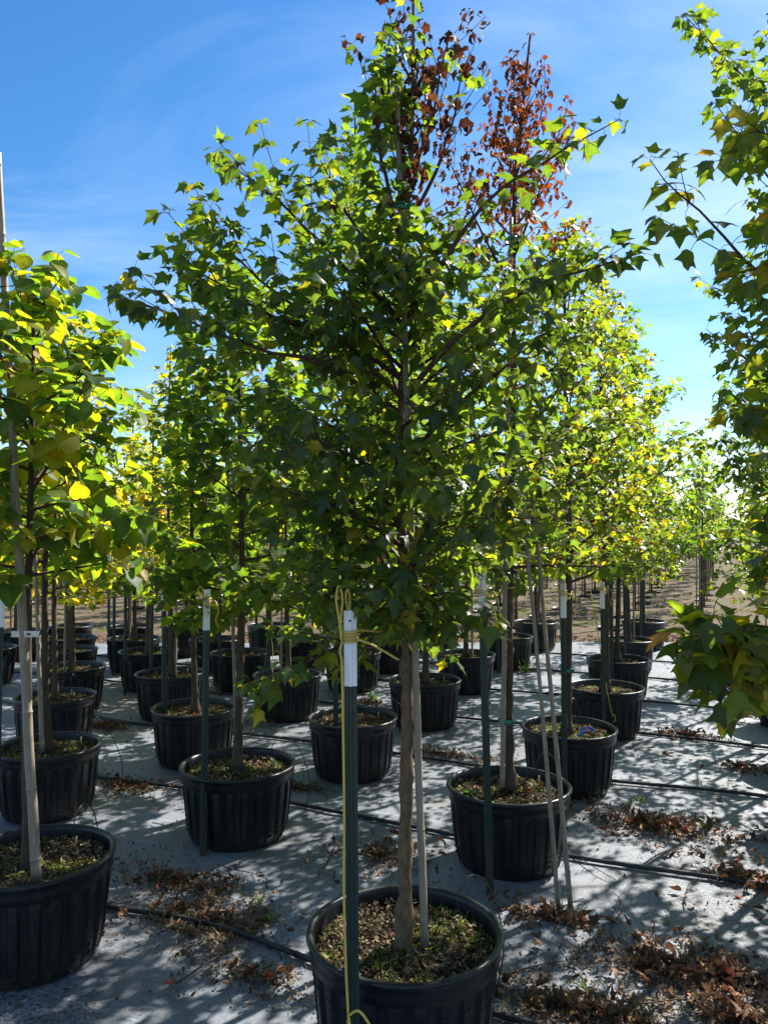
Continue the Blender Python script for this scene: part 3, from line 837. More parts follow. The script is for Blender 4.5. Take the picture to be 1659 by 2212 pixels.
# ------------------------------------------------------------------ the planting: where each pot stands
def potxy(x, y):
    p = gp(x, y, POT_H); return Vector((p.x, p.y, 0))
POTS = {
 'P1': potxy(874, 2010), 'P2': potxy(1098, 1692), 'P3': potxy(1228, 1570), 'P4': potxy(1307, 1482), 'P5': potxy(1334, 1424), 'P6': potxy(1355, 1382), 'P7': potxy(1390, 1341),
 'C1': potxy(72, 1848), 'C2': potxy(515, 1648), 'C3': potxy(762, 1547), 'C4': potxy(917, 1467), 'C5': potxy(1006, 1411), 'C6': potxy(1096, 1373), 'C7': potxy(1157, 1343),
 'L1': potxy(105, 1608), 'L2': potxy(420, 1527), 'L3': potxy(621, 1454), 'L4': potxy(762, 1408), 'L5': potxy(840, 1378), 'L6': potxy(945, 1347),
 'K1': potxy(120, 1502), 'K2': potxy(368, 1453), 'K3': potxy(519, 1408), 'K4': potxy(655, 1380), 'K5': potxy(765, 1349),
 'J1': potxy(155, 1440), 'J2': potxy(322, 1407), 'J3': potxy(466, 1379), 'J4': potxy(583, 1349),
 'I1': potxy(148, 1402), 'I2': potxy(290, 1377), 'I3': potxy(404, 1352), 'I4': potxy(150, 1377), 'I5': potxy(282, 1351), 'I6': potxy(150, 1352), 'I7': potxy(35, 1360), 'I8': potxy(-28, 1400),
 'R1': uv(.60, 2.3), 'R2': uv(.60, 3.65), 'R3': uv(.60, 5.0), 'R4': uv(.60, 6.3), 'R5': potxy(1711, 1471), 'R6': potxy(1674, 1418), 'R7': potxy(1676, 1373),
 'S2': uv(2.12, 3.9), 'S3': uv(2.12, 5.2), 'S4': uv(2.12, 6.5), 'S5': uv(2.12, 7.8), 'S6': uv(2.12, 9.1), 'S7': uv(2.12, 10.4),
}
WHO = {   # how one recognises the tree in each pot
 'P1': 'tall trident maple with brown withered twigs at its top', 'P2': 'maple with a bright rust orange dead top',
 'P3': 'yellowish maple behind the two leaning canes', 'C1': 'bright heart leaved tree tied to the clamped thick cane',
 'C2': 'round leaved tree with a white tipped post in front', 'C3': 'star leaved maple behind the front white tipped post',
 'L1': 'heart leaved tree behind the clamped thick cane', 'R1': 'maple hanging one low leafy branch over the mat',
 'P4': 'maple with a slack yellow cord running to its pot rim', 'L3': 'tree whose black post carries a yellow bow',
}
DX = {k: (0, 0) for k in POTS}
rp = random.Random(5)
for k, p in POTS.items():
    near = p.y < 6.2
    if k in WHO: lab, grp = 'black nursery pot of the ' + WHO[k], None
    elif k[0] in 'RS': lab, grp = 'black ribbed nursery pot in the row right of the leaning canes', 'pots in the rows beyond the leaning canes'
    elif k[0] == 'P': lab, grp = 'black ribbed nursery pot behind the one with the blue tags, same row', 'pots behind the blue tagged pot'
    elif k[0] == 'C': lab, grp = 'black ribbed nursery pot in the middle row behind the star leaved maple', 'pots behind the star leaved maple'
    elif k in ('L4', 'L5', 'L6'): lab, grp = 'black ribbed pot further along the row of the yellow bow post', 'pots beyond the yellow bow post'
    elif k == 'L2': lab, grp = 'black ribbed pot beside the slim white tipped post', None
    elif k == 'K1': lab, grp = 'black ribbed pot of the yellow green tree behind the clamped cane', None
    elif k[0] == 'K': lab, grp = 'black ribbed pot in the row between yellow bow post and slim post', 'pots between the bow post and slim post rows'
    elif k[0] == 'J': lab, grp = 'black ribbed pot in the second row behind the slim white tipped post', 'pots in the second row behind the slim post'
    else: lab, grp = 'black ribbed nursery pot in the hindmost rows before the bare soil', 'hindmost pots before the bare soil'
    add_pot(p, lab, grp, rp.uniform(0, 6.28), near)

# ------------------------------------------------------------------ trees
def rel(p, base): return Vector(p) - Vector(base)
def E(base, *pts, rad=.010, frm=.18, **kw): return dict(pts=[rel(at(*q), base) for q in pts], rad=rad, **{'from': frm}, **kw)

# the tall trident maple in the front pot
b = POTS['P1'] + Vector((0, -.01, 0)); d0 = b.y
g = grow(random.Random(3), 3.42, 1.36, .50, 62, .067, gap=.043, r0=.0235, live_set='trident', dead=lambda p, r: 'dead_dark' if (p.z > 2.72 and r.random() < (.88 if -.0 < p.x < .27 else .05)) or p.z > 3.36 else None, bare_top=.30,
         trunk=[rel(at(872, 2050, d0), b), rel(at(876, 1800, d0), b), rel(at(880, 1500, d0), b), rel(at(873, 1250, d0), b), rel(at(862, 1000, d0), b), rel(at(874, 760, d0 + .02), b), rel(at(872, 560, d0), b), rel(at(890, 300, d0), b), rel(at(893, -60, d0), b)],
         prof=lambda t: .95 if t < .45 else (.95 - 2.6 * (t - .45) if t < .74 else .20), sec=1.1, lf=.1, tpow=1.15, skip_az=lambda az, t: t < .12 and math.cos(az - math.radians(-20)) > .5,
         elev=(-2, 66),
         explicit=[
            E(b, (876, 1370, d0), (930, 1340, d0 - .18), (960, 1345, d0 - .28), (985, 1375, d0 - .34), rad=.007, frm=.15, slen=.6),
            E(b, (876, 1375, d0), (830, 1330, d0 - .2), (780, 1310, d0 - .12), (690, 1330, d0 - .1), rad=.007, frm=.15),
            E(b, (876, 1375, d0), (900, 1340, d0 - .2), (905, 1330, d0 - .32), (915, 1350, d0 - .38), rad=.007, frm=.1),
            E(b, (876, 1360, d0), (800, 1310, d0 + .1), (720, 1300, d0 + .2), (650, 1310, d0 + .25), rad=.007, frm=.15),
            E(b, (870, 1150, d0), (790, 1010, d0 - .2), (700, 960, d0 - .35), (620, 970, d0 - .42), rad=.009),
            E(b, (872, 1280, d0), (820, 1200, d0 - .25), (770, 1150, d0 - .22), (700, 1160, d0 - .25), rad=.009, frm=.2),
            E(b, (872, 1250, d0), (920, 1150, d0 - .3), (940, 1080, d0 - .45), (960, 1060, d0 - .5), rad=.009, frm=.2),
            E(b, (866, 900, d0), (720, 800, d0 - .1), (560, 750, d0 - .22), (400, 690, d0 - .30), (275, 645, d0 - .34), rad=.0095),
            E(b, (868, 860, d0), (740, 740, d0 - .1), (600, 690, d0 - .15), (470, 610, d0 - .2), (372, 540, d0 - .22), rad=.0095),
            E(b, (866, 820, d0), (720, 720, d0 + .05), (580, 620, d0 + .05), (480, 530, d0 + .0), (430, 462, d0 - .02), rad=.0095),
            E(b, (866, 700, d0), (760, 590, d0 + .05), (650, 480, d0 + .1), (560, 400, d0 + .1), (495, 360, d0 + .1), rad=.0095),
            E(b, (868, 640, d0), (790, 520, d0 + .1), (730, 420, d0 + .1), (690, 335, d0 + .1), rad=.010),
            E(b, (870, 560, d0), (835, 400, d0 - .05), (812, 250, d0 - .05), (812, 140, d0 - .05), rad=.009),
            E(b, (880, 420, d0), (850, 250, d0 + .05), (838, 120, d0 + .05), (862, 30, d0 + .03), rad=.008),
            E(b, (882, 420, d0), (930, 260, d0 + .03), (955, 130, d0 + .05), (972, 70, d0 + .05), rad=.008),
            E(b, (885, 470, d0), (950, 350, d0), (985, 230, d0), (1012, 110, d0), rad=.008),
            E(b, (874, 700, d0), (960, 560, d0 - .1), (1060, 420, d0 - .12), (1190, 345, d0 - .15), (1335, 255, d0 - .18), rad=.010, frm=.62, sec=.55, slen=.45, size=1.15),
            E(b, (872, 860, d0), (990, 730, d0 - .15), (1110, 640, d0 - .2), (1240, 590, d0 - .24), (1385, 548, d0 - .28), rad=.011, frm=.5, sec=.7, slen=.6, size=1.1),
            E(b, (864, 1010, d0), (960, 900, d0 - .2), (1080, 800, d0 - .3), (1170, 730, d0 - .33), rad=.0095),
            E(b, (870, 1180, d0), (780, 1120, d0 - .2), (680, 1090, d0 - .28), (590, 1120, d0 - .30), rad=.010),
            E(b, (872, 1240, d0), (960, 1170, d0 - .15), (1040, 1130, d0 - .25), (1130, 1000, d0 - .3), rad=.010),
            E(b, (874, 1330, d0), (950, 1280, d0 - .2), (1030, 1305, d0 - .3), (1072, 1345, d0 - .35), rad=.007, frm=.62, sec=.6, slen=.45, size=1.2),
            E(b, (874, 1330, d0), (790, 1290, d0 - .15), (700, 1270, d0 - .12), (625, 1290, d0 - .10), rad=.009, frm=.2),
            E(b, (874, 1340, d0), (900, 1260, d0 - .2), (880, 1230, d0 - .35), (860, 1250, d0 - .42), rad=.009, frm=.2),
            E(b, (866, 980, d0), (700, 930, d0 + .1), (580, 880, d0 + .1), (500, 880, d0 + .05), rad=.010),
         ])
print('P1 leaves', len(g['leaves']))
build_tree('trident_maple', 'tall green trident maple with brown withered twigs at its top, beside the white tipped post', None, b, g, 300, 'bark', .42, base_flare=1.5, seed=2)
TR1 = b

# the maple with the rust coloured dead leader
b = POTS['P2'] + Vector((.01, 0, 0)); d0 = b.y
g = grow(random.Random(8), 4.12, 1.36, .74, 46, .064, gap=.045, lf=.15, tpow=1.1, r0=.028, live_set='trident', dead=(3.02, 3.32, 'dead_orange'), bare_top=.05,
         trunk=[rel(at(1098, 1700, d0), b), rel(at(1097, 1450, d0), b), rel(at(1098, 1200, d0), b), rel(at(1108, 900, d0), b), rel(at(1108, 600, d0), b), rel(at(1112, 400, d0), b), rel(at(1128, 240, d0), b), rel(at(1145, 75, d0), b)],
         prof=lambda t: .85 if t < .42 else max(.13, .85 - 1.7 * (t - .42)), elev=(5, 66),
         explicit=[E(b, (1112, 400, d0), (1085, 300, d0), (1072, 290, d0), (1064, 250, d0), rad=.005, sec=.5), E(b, (1118, 360, d0), (1165, 260, d0), (1176, 200, d0), (1178, 140, d0), rad=.005, sec=.5),
                   E(b, (1115, 400, d0), (1180, 330, d0), (1205, 290, d0), (1222, 235, d0), rad=.005, sec=.5), E(b, (1115, 330, d0), (1110, 220, d0), (1108, 150, d0), (1112, 115, d0), rad=.004, sec=.4),
                   E(b, (1108, 1000, d0), (1190, 950, d0 - .2), (1290, 920, d0 - .3), (1345, 915, d0 - .35), rad=.009),
                   E(b, (1100, 1180, d0), (1150, 1100, d0 - .3), (1170, 1000, d0 - .5), (1180, 930, d0 - .6), rad=.009)])
print('P2 leaves', len(g['leaves']))
build_tree('trident_maple', 'maple with a bright rust orange dead top, beside the post with tangled yellow cord', None, b, g, 300, 'bark_grey', .10, seed=5)

# maple beside the frame whose low branch hangs over the mat
b = POTS['R1'] + Vector((0, 0, 0)); d0 = b.y
g = grow(random.Random(21), 3.8, 1.2, .50, 40, .076, gap=.05, r0=.026, live_set='trident_yellow', elev=(10, 60),
         prof=lambda t: .95 if t < .4 else max(.2, .95 - 1.15 * (t - .4)),
         skip_az=lambda az, t: t < .16 and math.cos(az - math.radians(200)) > .3,
         explicit=[E(b, (1960, 1310, d0), (1800, 1350, d0 - .12), (1660, 1370, d0 - .2), (1560, 1385, d0 - .22), (1490, 1395, d0 - .22), rad=.006, frm=.5, size=1.3, sec=1.0, gap=.8, slen=.5),
                   E(b, (1760, 1372, d0 - .12), (1670, 1420, d0 - .2), (1600, 1460, d0 - .22), (1555, 1500, d0 - .22), rad=.005, frm=.25, size=1.3, sec=1.0, gap=.8, slen=.5),
                   E(b, (1990, 1120, d0), (1800, 1120, d0 - .05), (1720, 1160, d0 - .05), (1650, 1230, d0 - .05), rad=.008, slen=.5),
                   E(b, (1990, 1000, d0), (1800, 930, d0 - .05), (1700, 900, d0 - .05), (1610, 880, d0 - .05), rad=.008, slen=.6),
                   E(b, (1990, 500, d0), (1850, 380, d0), (1720, 300, d0), (1600, 290, d0), rad=.008),
                   E(b, (1960, 1330, d0), (1780, 1390, d0 - .15), (1640, 1430, d0 - .22), (1535, 1440, d0 - .24), rad=.006, frm=.45, size=1.3, sec=1.0, gap=.8, slen=.5),
                   E(b, (1990, 800, d0), (1800, 700, d0 + .05), (1640, 590, d0 + .08), (1500, 450, d0 + .08), (1400, 350, d0 + .08), rad=.008, frm=.5, size=1.05, sec=.45, gap=1.3),
                   E(b, (1980, 900, d0), (1800, 820, d0), (1680, 760, d0), (1600, 720, d0), rad=.010, slen=.6),
                   E(b, (1980, 700, d0), (1800, 560, d0), (1680, 560, d0), (1610, 600, d0), rad=.010, slen=.6),
                   E(b, (1980, 1060, d0), (1800, 1000, d0), (1720, 1040, d0), (1650, 1120, d0), rad=.010, slen=.5),
                   E(b, (1980, 1200, d0), (1800, 1180, d0), (1740, 1210, d0), (1660, 1260, d0), rad=.010, slen=.5)])
print('R1 leaves', len(g['leaves']))
build_tree('trident_maple', 'yellowing trident maple hanging one low leafy branch over the mat, right of the leaning canes', None, b, g, 300, 'bark', .12, seed=9)

def auto(key, name, label, group, sp, H, cb, R, nprim, leaf, gap, seed, nleaf, r0=.026, prof=None, elev=(22, 62), dead=None, explicit=(), bark_='bark_grey', off=(0, 0), knob=0.0):
    b = POTS[key] + Vector((off[0], off[1], 0))
    g = grow(random.Random(seed), H, cb, R, nprim, leaf, gap=gap, r0=r0, live_set=sp, prof=prof, elev=elev, dead=dead, explicit=explicit(b) if explicit else (), tpow=1.2)
    t = build_tree(name, label, group, b, g, nleaf, bark_, knob, seed=seed)
    print(key, 'leaves', len(g['leaves'])); return t
cone = lambda t: .9 if t < .35 else max(.16, .9 - 1.15 * (t - .35))
cyl = lambda t: .85 if t < .6 else max(.3, .85 - 1.2 * (t - .6))
auto('C1', 'redbud_tree', 'bright heart leaved tree tied to the clamped thick cane', None, 'redbud', 2.62, 1.48, .52, 28, .098, .060, 31, 300, .024, cyl, (5, 50))
auto('L1', 'redbud_tree', 'heart leaved tree with dark bare stem behind the clamped thick cane', None, 'redbud', 2.9, 1.42, .54, 26, .090, .062, 32, 300, .027, cyl, (5, 60))
auto('C2', 'lobed_leaf_tree', 'round leaved dark green tree behind the white tipped post, left of the tall maple', None, 'lobed', 3.15, 1.24, .66, 34, .094, .058, 33, 300, .025, cone, (-8, 58))
auto('C3', 'star_maple', 'star leaved maple standing behind the front white tipped post', None, 'star', 4.75, 1.32, .68, 32, .090, .062, 34, 300, .026, cone, (15, 66))
auto('P3', 'trident_maple', 'yellowing maple behind the two leaning canes', None, 'trident_yellow', 3.75, 1.34, .85, 40, .062, .050, 35, 300, .030, cone, (15, 60))
auto('P4', 'trident_maple', 'yellowing maple with a slack yellow cord running to its pot rim', None, 'trident_yellow', 3.9, 1.32, .95, 34, .068, .066, 36, 300, .034, cone, (12, 58))
auto('R2', 'trident_maple', 'dense green maple right behind the one with the low hanging branch', None, 'trident', 4.5, 1.4, .92, 42, .072, .056, 37, 300, .030, cyl, (15, 58))
auto('R3', 'trident_maple', 'third maple in the row of the low hanging branch', None, 'trident', 4.3, 1.35, .85, 34, .078, .062, 38, 0, .030, cone, (15, 62))
auto('L2', 'lobed_leaf_tree', 'round leaved tree just behind the one with the white tipped post', None, 'lobed', 3.2, 1.18, .60, 28, .085, .07, 39, 200, .025, cone, (10, 60))
auto('C4', 'trident_maple', 'maple behind the tall knobbly maple, its bent stem in a bark filled pot', None, 'trident_yellow', 3.5, 1.28, .75, 28, .070, .07, 40, 200, .028, cone, (15, 60))
auto('L3', 'star_maple', 'star leaved maple beside the black post with a yellow bow', None, 'star', 3.3, 1.18, .64, 28, .088, .07, 41, 200, .024, cone, (12, 60))
auto('K1', 'yellow_redbud_tree', 'yellow green heart leaved tree behind the clamped cane', None, 'yellow', 3.0, 1.15, .55, 28, .07, .075, 42, 150, .024, cyl, (5, 58))
auto('P6', 'star_maple', 'large star leaved maple at the far end of the row behind the leaning canes', 'star maples at the row end', 'star', 4.3, 1.5, 1.05, 28, .105, .085, 43, 0, .032, cone, (5, 45))

# prototypes for the rows further back; copies share their meshes
PROTO = {}
def proto(sp, H, R, leaf, gap, seed, nprim=30, cb=1.14, prof=cone):
    g = grow(random.Random(seed), H, cb, R, nprim, leaf, gap=gap, r0=.026, live_set=sp, prof=prof, elev=(-6, 60), tpow=1.3)
    return g
PR_SPEC = {'trident_a': ('trident_yellow', 3.6, .72, .072, .085, 51), 'trident_b': ('trident', 3.8, .68, .072, .085, 52),
           'yellow_a': ('yellow', 3.4, .55, .065, .075, 53), 'yellow_b': ('yellow', 3.0, .58, .068, .08, 54), 'star_a': ('star', 3.6, .62, .095, .085, 55), 'lobed_a': ('lobed', 3.2, .55, .085, .08, 56)}
NAMES = {'trident': 'trident_maple', 'yellow': 'yellow_redbud_tree', 'star': 'star_maple', 'lobed': 'lobed_leaf_tree'}
LAB = {'trident': ('potted maple in the back rows', 'potted maples in the back rows'), 'yellow': ('small yellow leaved potted tree in the back rows', 'yellow leaved trees in the back rows'),
       'star': ('star leaved potted maple in the back rows', 'star leaved maples in the back rows'), 'lobed': ('round leaved potted tree in the back rows', 'round leaved trees in the back rows')}
REST = {'P5': 'trident_a', 'P7': 'star_a', 'C5': 'trident_b', 'C6': 'trident_a', 'C7': 'star_a', 'L4': 'trident_b', 'L5': 'star_a', 'L6': 'trident_a', 'K2': 'yellow_a', 'K3': 'lobed_a', 'K4': 'yellow_b', 'K5': 'star_a',
        'J1': 'yellow_b', 'J2': 'yellow_a', 'J3': 'lobed_a', 'J4': 'yellow_b', 'I1': 'yellow_a', 'I2': 'yellow_b', 'I3': 'lobed_a', 'I4': 'yellow_b', 'I5': 'yellow_a', 'I6': 'lobed_a', 'I7': 'yellow_b', 'I8': 'yellow_a',
        'R4': 'trident_b', 'R5': 'trident_a', 'R6': 'trident_b', 'R7': 'star_a', 'S2': 'trident_a', 'S3': 'trident_b', 'S4': 'trident_a', 'S5': 'trident_b', 'S6': 'trident_a', 'S7': 'star_a'}
for k, pn in REST.items():
    fam = pn.split('_')[0]; p = POTS[k]
    lab, grp = LAB[fam]
    if k[0] in 'RS' and fam == 'trident': lab, grp = 'potted maple beyond the low hanging branch', 'potted maples beyond the low hanging branch'
    if pn not in PROTO:
        PROTO[pn] = build_tree(NAMES[fam], lab, grp, p, proto(*PR_SPEC[pn]), 0, 'bark_grey'); o = PROTO[pn]
    else:
        o = copy_tree(PROTO[pn]); o.location = p; o['label'] = lab; o['group'] = grp
    o.rotation_euler.z = rp.uniform(0, 6.28); s = rp.uniform(.88, 1.12); o.scale = (s, s, rp.uniform(.9, 1.08))
# ------------------------------------------------------------------ posts, canes, cords
PO = {k: Vector((-.15, -.335, 0)) for k in POTS}
def px_post(x, y): q = gp(x, y); return Vector((q.x, q.y, 0))
POSTB = {}
POSTB['P1'] = POTS['P1'] + Vector((-.150, -.335, 0))
POSTB['C2'] = px_post(440, 1845); POSTB['P2'] = px_post(1058, 1932); POSTB['L2'] = px_post(357, 1645); POSTB['L3'] = px_post(582, 1556)
POSTB['C3'] = px_post(726, 1682); POSTB['P3'] = POTS['P3'] + Vector((-.11, -.34, 0)); POSTB['P4'] = POTS['P4'] + Vector((-.11, -.335, 0)); POSTB['K2'] = px_post(327, 1540)
POSTB['C1'] = px_post(-6, 1795)
for k in ('P5', 'P6', 'P7', 'C4', 'C5', 'C6', 'L4', 'K3', 'K4', 'J2', 'J3', 'J4', 'I2', 'I3', 'I5', 'R5', 'R6', 'R7'):
    POSTB[k] = POTS[k] + PO[k] + Vector((rp.uniform(-.03, .03), rp.uniform(-.02, .0), 0))
POST_LAB = {'P1': 'green steel post with white tip knotted with yellow rope, before the tall maple', 'C2': 'green steel post with white tip before the round leaved tree',
            'P2': 'green steel post with white tip and tangled yellow cord, before the rust topped maple', 'L2': 'slim green post with white tip left of the round leaved tree',
            'L3': 'dark post carrying a hanging yellow string and bow', 'C3': 'dark green post half hidden behind the front white tipped post',
            'P3': 'green post with white tip before the pot with blue tags', 'P4': 'green post before the pot with the slack yellow cord', 'C1': 'dark green post beside the pot with the clamped thick cane'}
HT = {'P1': 1.457, 'C2': 1.375, 'P2': 1.485, 'L2': 1.31, 'C3': 1.40, 'P3': 1.36, 'P4': 1.28}
for k, p in POSTB.items():
    lab = POST_LAB.get(k, 'green steel post with white tip among the back row pots'); grp = None if k in POST_LAB else 'posts among the back row pots'
    ln = {'P1': (-.012, 0), 'P2': (-.035, 0), 'C2': (.012, 0)}.get(k, (rp.uniform(-.02, .02), rp.uniform(-.02, .02)))
    h = HT.get(k, rp.uniform(1.28, 1.45))
    add_post(p, h, lab, grp, ln)
    if k in ('P2', 'C2', 'P3', 'L2', 'P4', 'C4', 'K2', 'J2', 'P6', 'L4', 'J3'):
        z = h - .075; q = p + Vector((ln[0] * z / h, ln[1] * z / h, 0))
        tl = {'P2': 'tangled yellow cord looped on the post before the rust topped maple', 'C2': 'yellow cord tied round the white tip before the round leaved tree',
              'P3': 'yellow cord tied to the post before the pot with blue tags', 'L2': 'yellow cord on the slim post left of the round leaved tree'}.get(k, 'yellow cord tying a back row tree to its post')
        tie((q.x, q.y), z if k != 'P2' else z - .03, (POTS[k].x, POTS[k].y, z + rp.uniform(-.03, .05)), rp, tl, None if k in ('P2', 'C2', 'P3', 'L2') else 'cords on back row posts')

# yellow rope on the front post
pb = POSTB['P1']; h = 1.457
def lp(dx, dy, z): return pb + Vector((-.012 * z / h + dx, dy, z))
ch = [wraps(lp(0, -.001, 1.367), .0235, .022, 4.0, .009, 2.2),
      [lp(-.024, -.02, 1.374), lp(-.03, -.024, 1.432), lp(-.038, -.025, 1.492), lp(-.030, -.025, 1.527), lp(-.020, -.025, 1.492), lp(-.026, -.024, 1.432), lp(-.024, -.02, 1.387)],
      [lp(-.004, .02, 1.442), lp(-.010, .015, 1.472), lp(-.012, .012, 1.502), lp(-.006, .01, 1.514), lp(-.001, .012, 1.492), lp(-.003, .016, 1.452)],
      [lp(.02, -.02, 1.377), lp(.05, -.03, 1.369), lp(.09, -.02, 1.347), lp(.135, 0, 1.317)],
      [lp(.02, .0, 1.402), lp(.07, .08, 1.387), lp(.12, .2, 1.372), lp(.165, .28, 1.332), lp(.185, .29, 1.297)],
      [lp(-.022, -.022, 1.372), lp(-.028, -.028, 1.342), lp(-.023, -.024, 1.282), lp(-.020, -.022, .9), lp(-.022, -.026, .7), lp(-.018, -.028, .48), lp(-.012, -.03, .345)],
      [lp(-.012, -.03, .345), lp(.02, -.045, .365), lp(.06, -.055, .31), lp(.075, -.06, .25), lp(.05, -.06, .22)],
      [lp(-.012, -.03, .345), lp(-.004, -.04, .30), lp(.008, -.045, .26), lp(.016, -.045, .23), lp(.004, -.04, .27), lp(-.014, -.034, .335)]]
rope_obj('yellow rope knotted round the front white tip with one end hanging to the pot foot', ch, None, .0036)
# string and bow on the dark post
pb = POSTB['L3']
def l3(dx, z): return pb + Vector((dx, -.03, z))
rope_obj('yellow string with a small bow hanging down the dark post', [[l3(.02, 1.25), l3(.03, 1.0), l3(.018, .8), l3(.034, .62), l3(.028, .5), l3(.04, .36)],
    [l3(.035, .36), l3(.07, .34), l3(.085, .28), l3(.06, .25), l3(.042, .3), l3(.035, .36), l3(.012, .37), l3(.02, .40), l3(.035, .36), l3(.03, .26), l3(.02, .2)]], None, .0034)
# slack cord on the fourth pot of the maple row
pp = POTS['P4']; q = POSTB['P4']
a1 = at(1272, 1262, q.y); a2 = at(1322, 1548, pp.y - .30)
rope_obj('slack yellow cord running from the post down to the pot rim', [[a1, a1.lerp(a2, .3) + Vector((.004, 0, -.01)), a1.lerp(a2, .7) + Vector((-.006, 0, -.01)), a2],
    [a2, a2 + Vector((.015, -.01, .02)), a2 + Vector((.02, -.01, -.02)), a2 + Vector((.005, -.015, -.04))]], None, .0034)
# long guy lines between the heart leaved trees
for (x0, y0, x1, y1, dd, de, lb) in ((180, 1190, 470, 1290, 4.6, 5.6, 'thin yellow line slung between heart leaved trees'), (0, 1262, 70, 1275, 5.6, 5.4, 'short yellow line beside the clamped thick cane')):
    p, q = at(x0, y0, dd), at(x1, y1, de)
    rope_obj(lb, [[p, p.lerp(q, .35) + Vector((0, 0, -.02)), p.lerp(q, .7) + Vector((0, 0, -.02)), q]], None, .0024)

# canes
d1 = POTS['P1'].y
add_cane(at(917, 2046, d1 - .03), at(857, 188, d1 - .03), .0125, 'long grey bamboo cane tied against the tall knobbly maple', None, 3, .0)
d2 = POTS['C1'].y
add_cane(at(80, 1905, d2 - .16), at(-4, 330, d2 - .05), .0185, 'thick pale bamboo cane with a metal clamp, tied to the bright heart leaved tree', None, 4, .0)
d3 = POTS['P2'].y
add_cane(at(1084, 1700, d3 - .06), at(1104, 470, d3 - .04), .013, 'bamboo cane tied against the rust topped maple', None, 5, .0)
q0 = gp(1206, 1962); add_cane((q0.x, q0.y, 0), at(1122, 1010, q0.y + .12), .0105, 'loose bamboo cane leaning beside the rust topped maple', 'two loose leaning canes', 6, .008)
q0 = gp(1232, 1960); add_cane((q0.x, q0.y, 0), at(1143, 1010, q0.y + .16), .0115, 'loose bamboo cane leaning beside the rust topped maple', 'two loose leaning canes', 7, .006)
d5 = POTS['P3'].y
add_cane(at(1222, 1572, d5 - .05), at(1196, 1000, d5 - .05), .012, 'bamboo cane against the yellowing maple in the blue tagged pot', None, 8, .0)
d6 = POTS['C2'].y
add_cane(at(512, 1640, d6 + .05), at(480, 560, d6 + .05), .010, 'bamboo cane rising through the round leaved tree', None, 9, .0)
d7 = POTS['L1'].y
add_cane(at(92, 1625, d7 - .1), at(70, 1000, d7 - .1), .013, 'bamboo cane behind the clamped thick cane', None, 10, .0)
for k in ('K1', 'L2', 'C3', 'C4', 'L3', 'J1', 'K3', 'P5', 'P6', 'C5', 'I2', 'I7', 'J3', 'L4', 'K2', 'I8'):
    p = POTS[k]; o = Vector((rp.choice((-1, 1)) * rp.uniform(.05, .07), rp.uniform(-.04, .04), 0))
    add_cane(p + o + Vector((0, 0, .32)), p + Vector((o.x * .9 + rp.uniform(-.02, .02), o.y, rp.uniform(2.6, 3.1))), .011, 'bamboo cane standing in a back row pot', 'canes in the back row pots', ord(k[0]) + int(k[1]), .0)
# clamp on the thick cane
cp = at(62, 1368, d2 - .115)
root = empty('hose_clamp', cp); tag(root, 'grey metal clamp bracket fixed across the thick pale cane', 'clamp')
mb = MB(); mb.box((0, -.022, .008), (.055, .0025, .0035)); mb.box((0, -.022, -.008), (.055, .0025, .0035)); mb.box((-.034, -.022, 0), (.018, .0024, .0048)); mb.box((.036, -.022, 0), (.016, .0024, .0048)); mb.box((.0, -.0238, .0), (.004, .0012, .0118)); mb.obj('bracket', M['clamp'], root, smooth=False)
mb = MB(); mb.tube(spline([(-.052, -.02, 0), (-.06, .0, 0), (-.03, .03, 0), (.04, .05, 0), (.062, .02, 0), (.054, -.02, 0)], 24), .0035, 6); mb.obj('strap', M['strap'], root)
# tie tapes
for (x, y, dd, lb, m_) in ((866, 592, d1 - .01, 'green tape tying the long cane to the tall maple, at the leafy middle', 'tape_green'), (866, 455, d1 - .01, 'green tape tying the long cane to the tall maple, near the brown twigs', 'tape_green'), (878, 760, d1 - .01, 'green tape tying the long cane to the tall maple, lowest of three', 'tape_green'),
                     (1092, 1557, d3 - .03, 'green tape round cane and stem of the rust topped maple, near its pot', 'tape_green'), (1105, 520, d3 - .03, 'green tape on the cane below the rust orange top', 'tape_green'), (1222, 1447, d5 - .03, 'green tape round the cane in the blue tagged pot', 'tape_green'),
                     (1096, 1237, d3 - .03, 'black strap tying cane and stem of the rust topped maple', 'strap')):
    tape(at(x, y, dd), .036, .046, lb, m_, .010 if m_ != 'strap' else .014, 'tie_tape' if m_ != 'strap' else 'tie_strap')
# ribbons and tags
def ribbon(p, pts, w, label, mat, cat='ribbon', name='flagging_ribbon'):
    mb = MB(); q = spline(pts, 10); vs_ = []; n = len(q)
    for i, c in enumerate(q):
        a = .6 * math.sin(i * .7); dx = Vector((math.cos(a), math.sin(a), 0)) * w
        vs_ += [c - dx, c + dx, c + dx + Vector((0, .0012, 0)), c - dx + Vector((0, .0012, 0))]
    fs = []
    for i in range(n - 1):
        for k in range(4): fs.append((i * 4 + k, i * 4 + (k + 1) % 4, i * 4 + 4 + (k + 1) % 4, i * 4 + 4 + k))
    fs += [(3, 2, 1, 0), tuple(n * 4 - 4 + k for k in range(4))]
    mb.add(vs_, fs); o = mb.obj(name, M[mat], None, loc=p); tag(o, label, cat)
ribbon(at(122, 1225, POTS['L1'].y - .12), [(0, 0, .03), (.02, 0, 0), (.03, 0, -.05), (.05, 0, -.09)], .016, 'blue flagging ribbon tied to the stem behind the clamped cane', 'tape_blue')
ribbon(at(655, 1232, POTS['L3'].y - .05), [(0, 0, .02), (.015, 0, 0), (.03, 0, -.04), (.04, 0, -.07)], .014, 'red flagging ribbon on a stem near the post with the bow', 'tape_red')
s3 = POTS['P3'] + Vector((0, 0, SOIL_Z + .03))
